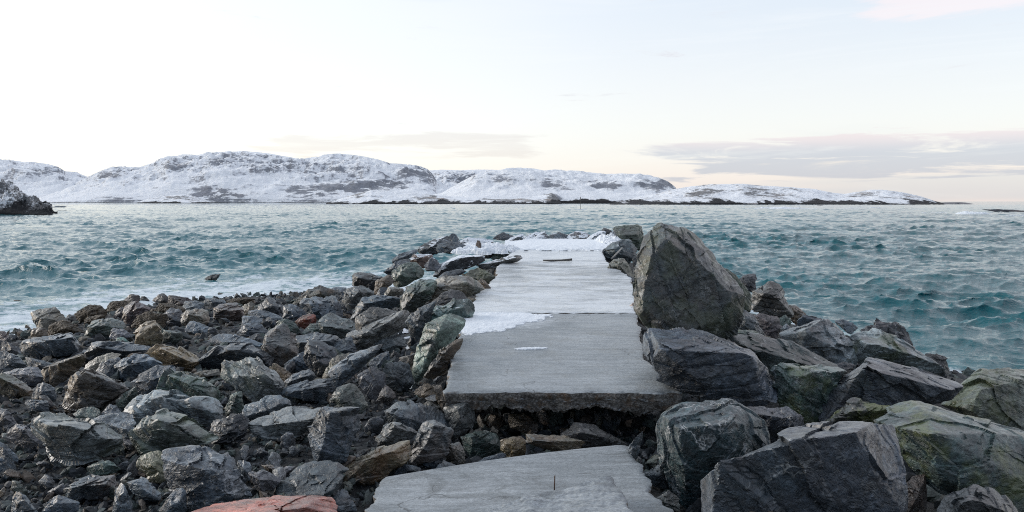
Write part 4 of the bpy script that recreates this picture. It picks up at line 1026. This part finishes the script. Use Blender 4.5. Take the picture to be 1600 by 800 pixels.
# ------------------------------------------------------------------ the concrete slabs of the pier
def concrete_material():
    m, nt, b = new_mat("worn_concrete")
    geo = nt.n('ShaderNodeNewGeometry'); pos = geo.outputs['Position']
    nz = nt.n('ShaderNodeSeparateXYZ'); nt.t.links.new(geo.outputs['True Normal'], nz.inputs[0])
    lines = nt.noise(nt.mapping(pos, scale=(0.5, 5.0, 1.0)), 2.4, 8, 0.72, 0.4)
    fine = nt.noise(nt.mapping(pos, scale=(1.0, 2.0, 1.0)), 26, 7, 0.72)
    big = nt.noise(nt.mapping(pos, scale=(0.7, 1.3, 1)), 0.9, 5, 0.6)
    c = nt.mix(nt.step(big, 0.32, 0.70), (0.210, 0.228, 0.238), (0.330, 0.350, 0.362))
    val = nt.math('MULTIPLY', nt.step(lines, 0.28, 0.72, 0.74, 1.22), nt.step(fine, 0.28, 0.74, 0.62, 1.35))
    vv = nt.n('ShaderNodeCombineXYZ')
    for k in range(3): nt.put(vv.inputs[k], val)
    c = nt.mix(1.0, c, vv.outputs[0], 'MULTIPLY')
    stain = nt.noise(nt.mapping(pos, scale=(1, 1.4, 1)), 1.7, 7, 0.7, 0.8)
    c = nt.mix(nt.step(stain, 0.50, 0.66, 0, 0.55), c, (0.105, 0.108, 0.105))
    spec = nt.step(nt.noise(pos, 60, 3, 0.6), 0.66, 0.74)
    c = nt.mix(nt.math('MULTIPLY', spec, 0.5), c, (0.45, 0.46, 0.46))
    cv_ = nt.n('ShaderNodeTexVoronoi', feature='DISTANCE_TO_EDGE')
    nt.put(cv_.inputs['Vector'], nt.vmath('ADD', nt.mapping(pos, scale=(0.55, 0.8, 0.2)), nt.vmath('SCALE', nt.noisec(pos, 2.0, 5), scale=0.5))); cv_.inputs['Scale'].default_value = 0.62
    ckm = nt.math('MULTIPLY', nt.step(cv_.outputs['Distance'], 0.0, 0.007, 1, 0), nt.step(nt.noise(pos, 0.8, 3), 0.46, 0.54))
    c = nt.mix(nt.math('MULTIPLY', ckm, 0.75), c, (0.05, 0.05, 0.05))
    # broken sides: aggregate and rust
    agg = nt.n('ShaderNodeTexVoronoi'); nt.put(agg.inputs['Vector'], nt.vmath('ADD', pos, nt.vmath('SCALE', nt.noisec(pos, 11, 4), scale=0.09))); agg.inputs['Scale'].default_value = 26
    agr = nt.noise(pos, 6, 8, 0.75)
    side_c = nt.mix(nt.step(nt.math('ADD', nt.math('MULTIPLY', agg.outputs[0], 0.35), agr), 0.45, 0.85), (0.36, 0.335, 0.305), (0.09, 0.080, 0.072))
    side_c = nt.mix(nt.step(nt.noise(pos, 5, 5, 0.65), 0.50, 0.68, 0, 0.6), side_c, (0.20, 0.12, 0.065))
    side = nt.step(nz.outputs[2], 0.55, 0.80, 1, 0)
    c = nt.mix(side, c, side_c)
    # thin ice in streaks across the slab
    icn = nt.noise(nt.mapping(pos, scale=(0.6, 1.7, 1.0)), 1.0, 10, 0.74, 0.6)
    icn2 = nt.noise(nt.mapping(pos, scale=(0.8, 3.0, 1.0)), 9, 6, 0.7)
    ia = nt.attr('ice', 'GEOMETRY')
    ice = nt.step(nt.math('ADD', nt.math('ADD', nt.math('MULTIPLY', icn, 0.72), nt.math('MULTIPLY', icn2, 0.28)), nt.math('MULTIPLY', ia, 0.42)), 0.62, 0.83)
    ice = nt.math('MULTIPLY', ice, nt.math('SUBTRACT', 1.0, side))
    c = nt.mix(nt.math('MULTIPLY', ice, 0.88), c, nt.mix(icn2, (0.52, 0.555, 0.58), (0.88, 0.90, 0.92)))
    nt.put(b.inputs['Base Color'], c)
    rgh = nt.math('ADD', nt.step(stain, 0.40, 0.62, 0.44, 0.22), nt.math('MULTIPLY', side, 0.3))
    nt.put(b.inputs['Roughness'], rgh)
    b.inputs['Specular IOR Level'].default_value = 0.45
    h = nt.math('ADD', nt.math('MULTIPLY', lines, 0.8), nt.math('MULTIPLY', fine, 0.5))
    h = nt.math('ADD', h, nt.math('MULTIPLY', nt.math('MULTIPLY', nt.math('SUBTRACT', nt.math('MULTIPLY', agr, 2.0), agg.outputs[0]), side), 1.3))
    h = nt.math('ADD', h, nt.math('MULTIPLY', ice, 0.25))
    nt.put(b.inputs['Normal'], nt.bump(h, 0.55, 0.022))
    return m
M_CONC = concrete_material()

def slab(lbl, top, thick, nu=120, nv=90, seed=1, rag=0.16, name="concrete_slab", ice=0.0, wob=0.05, cat="concrete slab", group="concrete slabs of the pier", front_rag=1.0, bumpy=0.0):
    """top(u, v) gives the worn upper face; the sides are broken and undercut"""
    ns = 14
    u = np.linspace(0, 1, nu); v = np.linspace(0, 1, nv); s = np.linspace(0, 1, ns)
    def place(uu, vv, ss):
        uu, vv, ss = [np.asarray(a, float).ravel() for a in np.broadcast_arrays(uu, vv, ss)]
        P = top(uu, vv)
        # edge wander (seen from above)
        eu = np.exp(-np.minimum(uu, 1 - uu) / 0.05) * np.where(uu < 0.5, -1, 1)
        ev = np.exp(-vv / 0.04) * -1.0
        q3 = np.stack([P[:, 0], P[:, 1], np.full(len(P), seed * 2.3)], 1)
        P[:, 0] += eu * wob * (fbm(q3 * 1.7, 4, 0.6) + 0.4 * fbm(q3 * 8, 2))
        P[:, 1] += ev * wob * front_rag * 0.9 * (fbm(q3 * 2.1 + 7, 4, 0.6))
        P[:, 2] += bumpy * fbm(q3 * 3.0 + 3, 5, 0.6)
        # rounded worn arris
        edge = np.minimum(np.minimum(uu, 1 - uu) * np.ptp(P[:, 0]), vv * np.ptp(P[:, 1]))
        P[:, 2] -= 0.02 * np.exp(-np.maximum(edge, 0) / 0.03) * (1 + 1.2 * fbm(q3 * 5, 2))
        r3 = np.stack([P[:, 0] * 3, P[:, 1] * 3, ss * 2.2 + seed], 1)
        nn = fbm(r3 * np.array([0.55, 0.55, 1.0]), 5, 0.68)
        nn2 = fbm(r3 * 3.1 + 4, 3, 0.6)
        P[:, 2] -= thick * ss * (1 + 0.55 * sstep(ss, 0.2, 1) * (nn * 1.7 + 0.3 * nn2))
        inn = sstep(ss, 0.04, 0.9)
        P[:, 0] -= np.sign(uu - 0.5) * np.exp(-np.minimum(uu, 1 - uu) / 0.03) * inn * rag * (0.55 + nn + 0.5 * nn2)
        P[:, 1] += np.exp(-vv / 0.03) * inn * rag * (0.55 + nn + 0.5 * nn2)
        return P
    V, Fc, base = [], [], 0
    def add(uu, vv, ss, n1, n2, flip):
        nonlocal base
        f = grid_faces(n1, n2)
        if flip: f = f[:, ::-1]
        V.append(place(uu, vv, ss)); Fc.append(f + base); base += n1 * n2
    U_, V_ = np.meshgrid(u, v); add(U_, V_, 0.0, nu, nv, False)
    add(U_, V_, 1.0, nu, nv, True)
    U_, S_ = np.meshgrid(u, s); add(U_, 0.0, S_, nu, ns, True); add(U_, 1.0, S_, nu, ns, False)
    V_, S_ = np.meshgrid(v, s); add(0.0, V_, S_, nv, ns, False); add(1.0, V_, S_, nv, ns, True)
    vv = np.vstack(V)
    bm = bmesh.new()
    me = mesh_from(name, vv, np.vstack(Fc), M_CONC)
    bm.from_mesh(me); bmesh.ops.remove_doubles(bm, verts=bm.verts, dist=0.0004); bmesh.ops.recalc_face_normals(bm, faces=bm.faces)
    for e in bm.edges:
        if len(e.link_faces) == 2 and e.calc_face_angle(0) > 0.9: e.smooth = False
    bm.to_mesh(me); bm.free()
    co = np.empty(len(me.vertices) * 3, dtype=np.float32); me.vertices.foreach_get('co', co); co = co.reshape(-1, 3)
    set_attr(me, 'ice', ice(co[:, 0], co[:, 1]) if callable(ice) else np.full(len(co), ice))
    return link(name, me, lbl, cat, group)
def pier_top(Y0, Y1, lift=0.0):
    def f(u, v):
        Y = Y0 + (Y1 - Y0) * v
        z, xl, xr = pier(Y)
        return np.stack([xl + (xr - xl) * u, Y, z + lift], 1)
    return f
slab("broken concrete slab at the near end of the pier with a ragged front edge", pier_top(11.3, 16.15), 0.235, seed=1, rag=0.08, nu=240, nv=140, wob=0.09,
     ice=lambda X, Y: 0.10 * sstep(Y, 13.5, 12.0) + 0.42 * np.exp(-((Y - 15.4) / .75) ** 2) * (1 - sstep(X, 0.4, 1.5)) + 0.22 * np.exp(-((X - 0.7) / .9) ** 2 - ((Y - 13.6) / .35) ** 2) + 0.16 * np.exp(-((X - 2.2) / .5) ** 2 - ((Y - 12.8) / .6) ** 2))
slab("middle concrete slab of the pier glazed with streaky white ice", pier_top(16.21, 25.45, 0.02), 0.35, seed=2, nu=140, nv=150, wob=0.10,
     ice=lambda X, Y: 0.60 - 0.14 * np.exp(-((Y - 22.5) / 1.6) ** 2) + 0.15 * (1 - sstep(Y, 16.5, 18.5)))
slab("far concrete slab of the pier with thin ice before the snow", pier_top(25.52, 29.5), 0.35, seed=3, nu=110, nv=70, wob=0.08, ice=0.72)
slab("last concrete slab of the pier buried under level snow", pier_top(29.53, 34.2), 0.35, seed=4, nu=90, nv=60, ice=0.9)
low_c = np.array([(-1.60, 6.9, 0.915), (-1.50, 9.1, 0.93), (1.41, 9.98, 1.04), (1.80, 6.9, 1.005)])
def quad_top(c4):
    def f(u, v):
        u = u[:, None]; v = v[:, None]
        return (c4[0] * (1 - u) + c4[3] * u) * (1 - v) + (c4[1] * (1 - u) + c4[2] * u) * v
    return f
def low_top(u, v):
    P = quad_top(low_c)(u, v)
    P[:, 1] += 0.10 * np.sin(np.pi * u) * v        # the far edge bows slightly
    P[:, 0] += np.where(u > 0.9, 0.06 * np.sin(v * 9) * v, 0)
    return P
slab("fallen concrete slab lying lower than the pier in front of the hollow", low_top, 0.26, seed=5, nu=180, nv=140, wob=0.13, rag=0.10,
     ice=lambda X, Y: 0.13 + 0.12 * np.exp(-((Y - 8.45) / .25) ** 2) * sstep(X, 1.0, 0.2))
slab("rough broken concrete layer left on top of the fallen slab beside the rusty bar", quad_top(np.array([(-0.75, 6.9, 1.20), (-0.12, 7.60, 1.21), (1.04, 8.24, 1.25), (1.25, 6.9, 1.23)])), 0.23, seed=6,
     nu=110, nv=80, wob=0.10, rag=0.05, name="concrete_layer", cat="broken concrete", group=None, bumpy=0.05, ice=0.05)

# ------------------------------------------------------------------ snow lying on the pier
m, nt, b = new_mat("old_snow")
pos = nt.n('ShaderNodeNewGeometry').outputs['Position']
n = nt.noise(pos, 7, 7, 0.68)
nt.put(b.inputs['Base Color'], nt.mix(n, (0.74, 0.79, 0.84), (0.88, 0.90, 0.92)))
b.inputs['Roughness'].default_value = 0.75
nt.put(b.inputs['Normal'], nt.bump(nt.noise(pos, 16, 7, 0.7), 0.6, 0.03))
M_SNOW = m
def snow_sheet(lbl, X0, X1, Y0, Y1, field, depth, nx=150, ny=150, surf_z=None, name="snow_patch", lumps=0.35):
    X, Y = np.meshgrid(np.linspace(X0, X1, nx), np.linspace(Y0, Y1, ny))
    f = field(X, Y)
    pn = np.stack([X.ravel() * 2.2, Y.ravel() * 2.2, np.full(X.size, X0)], 1)
    f = f + 0.46 * fbm(pn, 6, 0.72).reshape(X.shape)
    t = np.clip(f, 0, 1) ** 0.6
    l = fbm(pn * 2.3 + 9, 4, 0.6).reshape(X.shape)
    z = (surf_z or (lambda a, b_: pier(b_)[0]))(X, Y) + np.where(f > 0, 0.004 + depth * t * (1 + lumps * l), -0.03)
    V = np.stack([X.ravel(), Y.ravel(), z.ravel()], 1)
    fc = grid_faces(nx, ny)
    keep = (f.ravel()[fc] > -0.05).any(1)
    fc = fc[keep]
    used = np.unique(fc); remap = np.full(len(V), -1); remap[used] = np.arange(len(used))
    me = mesh_from(name, V[used], remap[fc], M_SNOW)
    return link(name, me, lbl, "snow", "snow lying on the pier")
snow_sheet("lumpy white snow patch on the near slab along its joint", -1.15, 1.7, 13.8, 16.18,
           lambda X, Y: 0.62 - 0.80 * sstep(X, -0.25, 0.95) - 1.0 * (1 - sstep(Y - 0.55 * (X + 0.9), 14.1, 15.0)) - 0.5 * (1 - sstep(X, -1.1, -0.85)), 0.032, nx=260, ny=200, lumps=0.6)
snow_sheet("small white streak of snow in the middle of the near slab", -0.2, 1.0, 13.1, 13.9,
           lambda X, Y: 0.36 - ((X - 0.32) / 0.42) ** 2 - ((Y - 13.52 - 0.10 * X) / 0.10) ** 2, 0.03, nx=160, ny=140)
snow_sheet("deep smooth snow covering the far end of the pier", -0.3, 4.5, 28.4, 34.8,
           lambda X, Y: 1.0 * sstep(Y, 28.6, 29.9) - 0.6 * (1 - sstep(X, 0.0, 0.5)), 0.07, nx=150, ny=150, lumps=0.2)
def drift_z(X, Y):
    z, xl, xr = pier(Y)
    return np.maximum(z, ground(X, Y) + 0.15) + 0.0
snow_sheet("snow drift banked over rocks beside the driftwood beam", -2.9, 0.5, 26.5, 31.0,
           lambda X, Y: 0.55 - ((X + 1.2) / 1.7) ** 2 - ((Y - 29) / 1.8) ** 2, 0.25, nx=130, ny=120, surf_z=drift_z, lumps=0.5)
snow_sheet("snow drift piled against the rocks at the seaward corner of the pier end", 3.2, 4.9, 29.5, 34.5,
           lambda X, Y: 0.75 - ((X - 4.1) / 0.7) ** 2 - ((Y - 32) / 2.2) ** 2, 0.34, nx=90, ny=120, lumps=0.4)
# snow caught between the rocks beside the pale green boulder: sheets draped over whatever lies there
bpy.context.view_layer.update()
dg = bpy.context.evaluated_depsgraph_get()
def drape(px, py, wx_, wy_, seed, yaw):
    o_ = Vector((0, 0, CZ)); dr = (Vector(at(px, py, 10.0)) - o_).normalized()
    hit, loc, nrm, idx, ob, mx = scene.ray_cast(dg, o_, dr)
    if not hit or nrm.z < 0.45: return 0, None, None
    n_ = 40
    V = np.zeros((n_, n_, 3)); ok = np.zeros((n_, n_), bool)
    a_, b_ = np.meshgrid(np.linspace(-1.25, 1.25, n_), np.linspace(-1.25, 1.25, n_))
    pn = np.stack([a_.ravel() * 1.6 + seed * 9, b_.ravel() * 1.6, np.full(a_.size, seed)], 1)
    fld = (1 - (a_ ** 2 + b_ ** 2)) + 0.8 * fbm(pn, 4, 0.6).reshape(a_.shape)
    for j in range(n_):
        for i in range(n_):
            ux, uy = a_[j, i] * wx_, b_[j, i] * wy_
            x = loc.x + ux * math.cos(yaw) - uy * math.sin(yaw); y = loc.y + ux * math.sin(yaw) + uy * math.cos(yaw)
            h_, l_, nn_, _, _, _ = scene.ray_cast(dg, Vector((x, y, loc.z + 0.25)), Vector((0, 0, -1)))
            z = l_.z if h_ else loc.z - 9
            ok[j, i] = h_ and abs(z - loc.z) < 0.2
            V[j, i] = (x, y, z)
    t = np.clip(fld * 1.6, 0, 1)
    V[:, :, 2] += np.where(fld > 0, 0.008 + 0.035 * t ** 0.6, -0.02)
    fc0 = grid_faces(n_, n_); inf = (fld > -0.12).ravel()[fc0].all(1)
    fc = fc0[inf & ok.ravel()[fc0].all(1)]
    fc = fc[np.ptp(V[:, :, 2].ravel()[fc], axis=1) < 1.4 * 2.5 * max(wx_, wy_) / 39] if len(fc) else fc
    return len(fc) / max(inf.sum(), 1), V.reshape(-1, 3), fc
def scrap(px, py, wx_, wy_, lblx, seed, yaw=0.0):
    best = max((drape(px + du, py + dv, wx_, wy_, seed, yaw) for du in (-14, -7, 0, 7) for dv in (-10, -5, 0, 5, 10)), key=lambda r_: r_[0])
    if best[0] < 0.4: print("no rest for", lblx, best[0]); return
    VV, fc = best[1], best[2]
    used = np.unique(fc); rm = np.full(len(VV), -1); rm[used] = np.arange(len(used))
    me = mesh_from("snow_scrap", VV[used], rm[fc], M_SNOW)
    return link("snow_scrap", me, lblx, "snow", "snow caught between the rocks beside the pier")
for i_, (px, py, wx_, wy_, yw, t) in enumerate([(626, 517, .30, .10, .6, "snow strip over the end of the large pale brown slab"), (636, 527, .22, .12, -.3, "snow scrap below the smooth dark triangular slab"),
                           (647, 535, .20, .13, .3, "white snow between the triangular slab and the pale green boulder"), (637, 549, .24, .12, 0, "snow lying in a crack behind the small snow dusted black stone"),
                           (634, 557, .20, .09, .1, "thin snow strip just under the crack snow by the pale green boulder"), (640, 572, .12, .20, .3, "narrow snow scrap between the round dark boulder and the green one"),
                           (641, 584, .12, .16, -.2, "snow scrap beneath the foot of the pale green boulder"), (655, 602, .12, .12, .2, "bluish white lump of snow above the brown grey rock under the slab corner")]):
    scrap(px, py, wx_, wy_, t, i_ + 1, yw)

# ------------------------------------------------------------------ small things on the pier
base = at(866, 771, 8.40); base[2] = 0.98
me = tube([base, base + (0.002, 0.0, 0.10), base + (0.006, -0.002, 0.22)], 0.0065, 8); me.materials.append(M_RUST)
link("reinforcing_bar", me, "thin rusty steel bar sticking up from the fallen concrete slab", "steel bar")
zc = pier(25.2)[0]
me = tube([(1.02, 25.2, zc + .06), (1.3, 25.22, zc + .05), (1.6, 25.2, zc + .06), (1.85, 25.18, zc + .075), (1.97, 25.16, zc + .09)], [.02, .03, .03, .04, .035], 8, 1, .15); me.materials.append(M_WOOD)
link("driftwood_stick", me, "dark wooden stick lying across the icy slab near the snow", "stick")
me = tube([at(955, 405, 27.6), at(963, 397, 27.75), at(972.5, 387, 27.9)], [.035, .03, .022], 8, 2, .1); me.materials.append(M_PALEWOOD)
link("pale_stick", me, "pale thin stick leaning on the grey boulder at the slab edge", "stick")
me = tube([at(22, 470, 32.6) , at(30, 470.5, 32.6), at(38, 472.5, 32.4)], [.04, .05, .03], 8, 3, .1); me.materials.append(M_WOOD)
link("floating_branch", me, "dark thin branch floating in the foam off the beach", "branch")
M_ROPE = plain("frayed_rope", (0.40, 0.30, 0.24), (0.62, 0.52, 0.46), 40, 0.9)
pz = pier(17.0)[0]
pth = [at(981, 488, 16.6), at(983, 484, 16.7), at(987, 481, 16.8), at(991, 482, 16.9), at(993, 478, 17.0), at(989, 475, 17.05), at(986, 478, 17.0), at(990, 480, 16.95), at(994, 477, 17.0)]
me = tube(pth, [.012, .014, .02, .03, .034, .034, .034, .03, .015], 8, 5, .2); me.materials.append(M_ROPE)
link("rope_scrap", me, "pale tangled scrap of rope lying against the foot of the giant boulder", "rope")
rock('driftwood_beam', "grey weathered driftwood beam with snow lying along the slab edge", 'driftwood', (.165, .155, .142), "746,416 760,410 795,402 812,399 815,405 800,413 770,421 748,420", "765,413 805,404", d=24.8, strata=1.9, bed=(6, 30), snow=.55, vein=0, chips=6)

# ------------------------------------------------------------------ smaller stones filling the gaps, each its own object
def inside(pl, x, y):
    n = len(pl); c = False; j = n - 1
    for i in range(n):
        if (pl[i][1] > y) != (pl[j][1] > y) and x < (pl[j][0] - pl[i][0]) * (y - pl[i][1]) / (pl[j][1] - pl[i][1]) + pl[i][0]: c = not c
        j = i
    return c
import re
rng = RNG(99)
PROTO = []
for i in range(12):
    pts = rng.uniform(-1, 1, (11, 3)) * (1, .8, .62)
    c, Rm, v, f, s = rock_shape(pts, rng, 4, 10, 1.0, 0.7)
    v = v / np.ptp(v[:, 0]) ; PROTO.append(mesh_from("stone", v, f, M_ROCK))
_cut = re.compile(r" (with|set|standing|lying|leaning|behind|beside|below|beneath|between|hard|split|at|cut|just|next|built|touching|above|under|against|in|on|near|covered|poking|tucked|wedged|hung|bridging|sloping|jutting|before|rising|to) ")
shorts = {}
for ob_, c_, l_ in ROCKS: shorts.setdefault(_cut.split(l_)[0], []).append(l_)
lands = [(o_, c_, _cut.split(l_)[0]) for o_, c_, l_ in ROCKS if len(shorts[_cut.split(l_)[0]]) == 1 and len(_cut.split(l_)[0].split()) >= 3 and c_[1] > 430]
COLS = [("grey", 'g'), ("dark", 'd'), ("brown", 'b'), ("green grey", 'n'), ("mauve", 'v'), ("pale", 'p'), ("black", 'k'), ("tan", 't')]
taken, labels = [], set()
tries = 0
while len(taken) < 88 and tries < 30000:
    tries += 1
    px, py = rng.uniform(0, 720), rng.uniform(498, 795)
    if rng.rand() < 0.2: px, py = rng.uniform(640, 1060), rng.uniform(640, 730)
    if px > 690 and py < 650: continue
    if any(inside(pl, px, py) for pl in POLYS): continue
    # not on a concrete slab
    Y = depth_at(px, py)
    X = (px - CX) / F * Y
    if Y < 10.1 and -1.8 < X < 2.0: continue
    gz = float(ground(X, Y))
    if gz < 0.02: continue
    if any((px - a) ** 2 + (py - b_) ** 2 < 13 ** 2 for a, b_ in taken): continue
    near = sorted(lands, key=lambda L: (L[1][0] - px) ** 2 + (L[1][1] - py) ** 2)[0]
    dxp, dyp = px - near[1][0], py - near[1][1]
    rel = ("in front of" if dyp > 0 else "behind") if abs(dyp) > 0.8 * abs(dxp) else "beside"
    cn, ct = COLS[int(rng.choice(8, p=[.28, .26, .1, .13, .08, .07, .05, .03]))]
    szp = float(np.clip(rng.gamma(4, 5.0), 11, 34))
    size = szp * Y / F
    word = "tiny" if szp < 15 else ("small" if szp < 24 else "middling")
    lab = f"{word} {cn} stone {rel} the {near[2]}"
    if lab in labels or len(lab.split()) > 16: continue
    labels.add(lab); taken.append((px, py))
    o = bpy.data.objects.new("stone", PROTO[int(rng.randint(12))]); COL.objects.link(o)
    o.location = (X, Y, gz + 0.16 * size)
    o.rotation_euler = (rng.normal(0, .35), rng.normal(0, .35), rng.uniform(0, 6.28))
    o.scale = (size, size * rng.uniform(.8, 1.1), size * rng.uniform(.75, 1.2))
    o['label'] = lab; o['category'] = 'stone'; o['group'] = "smaller stones between the rocks"
    set_props(o, tuple(np.array(TINT[ct]) * rng.uniform(.85, 1.15)), dict(vein=rng.uniform(0, .7), rust=0.3 * (rng.rand() < .15)))

# ------------------------------------------------------------------ shingle and broken stone that nobody could count
rng = RNG(5)
SH = []
for i in range(24):
    pts = rng.uniform(-1, 1, (9, 3)) * (1, .8, .6)
    c, Rm, v, f, s = rock_shape(pts, rng, 2, 8, 0.4, 0.0, soft=60)
    SH.append(v / np.ptp(v[:, 0]))
fi = ico(2)[1]
V, Fc, nb_ = [], [], 0
def strew(n, y0, y1, x0, x1, lo, hi, cond):
    global nb_
    Yr = np.exp(rng.uniform(math.log(y0), math.log(y1), n)); Xr = rng.uniform(x0, x1, n) * Yr
    gz = ground(Xr, Yr)
    gz = gz + 0.10 * fbm(np.stack([Xr * 1.3, Yr * 1.3, 0 * Xr], 1), 4) - 0.06
    for i in np.nonzero((gz > -0.25) & cond(Xr, Yr))[0]:
        s = lo * (hi / lo) ** (rng.rand() ** 1.8) 
        a = rng.uniform(0, 6.28); ca, sa = math.cos(a), math.sin(a)
        v = SH[rng.randint(24)] @ np.array(Matrix.Rotation(rng.normal(0, .5), 3, 'X') @ Matrix.Rotation(rng.normal(0, .5), 3, 'Y'))
        v = v * (s, s * rng.uniform(.7, 1.1), s * rng.uniform(.7, 1.2))
        v = np.stack([v[:, 0] * ca - v[:, 1] * sa, v[:, 0] * sa + v[:, 1] * ca, v[:, 2]], 1)
        V.append(v + (Xr[i], Yr[i], gz[i] + s * rng.uniform(-.05, .22))); Fc.append(fi + nb_); nb_ += len(v)
on_slab = lambda X, Y: (Y > 11.2) & (X > pier(Y)[1] + .1) & (X < pier(Y)[2] - .1)
on_low = lambda X, Y: (Y < 9.9) & (X > -1.6) & (X < 1.9)
strew(9000, 6.5, 14, -0.72, 0.0, .04, .17, lambda X, Y: ~on_slab(X, Y) & ~on_low(X, Y))
strew(5500, 14, 36, -0.72, 0.05, .10, .36, lambda X, Y: ~on_slab(X, Y))
strew(1800, 9.5, 13.2, -0.1, 0.3, .08, .30, lambda X, Y: ~on_low(X, Y))
strew(900, 6.5, 24, 0.15, 0.75, .15, .45, lambda X, Y: ~on_slab(X, Y) & ~on_low(X, Y))
me = mesh_from("shingle", np.vstack(V), np.vstack(Fc), M_RUBBLE, smooth=False)
link("gravel", me, kind='stuff')
print("ROCKS", len(ROCKS), "STONES", len(taken), "labels dup", len(ROCKS) - len({l for _, _, l in ROCKS}), "t", round(time.time() - T_START, 1))
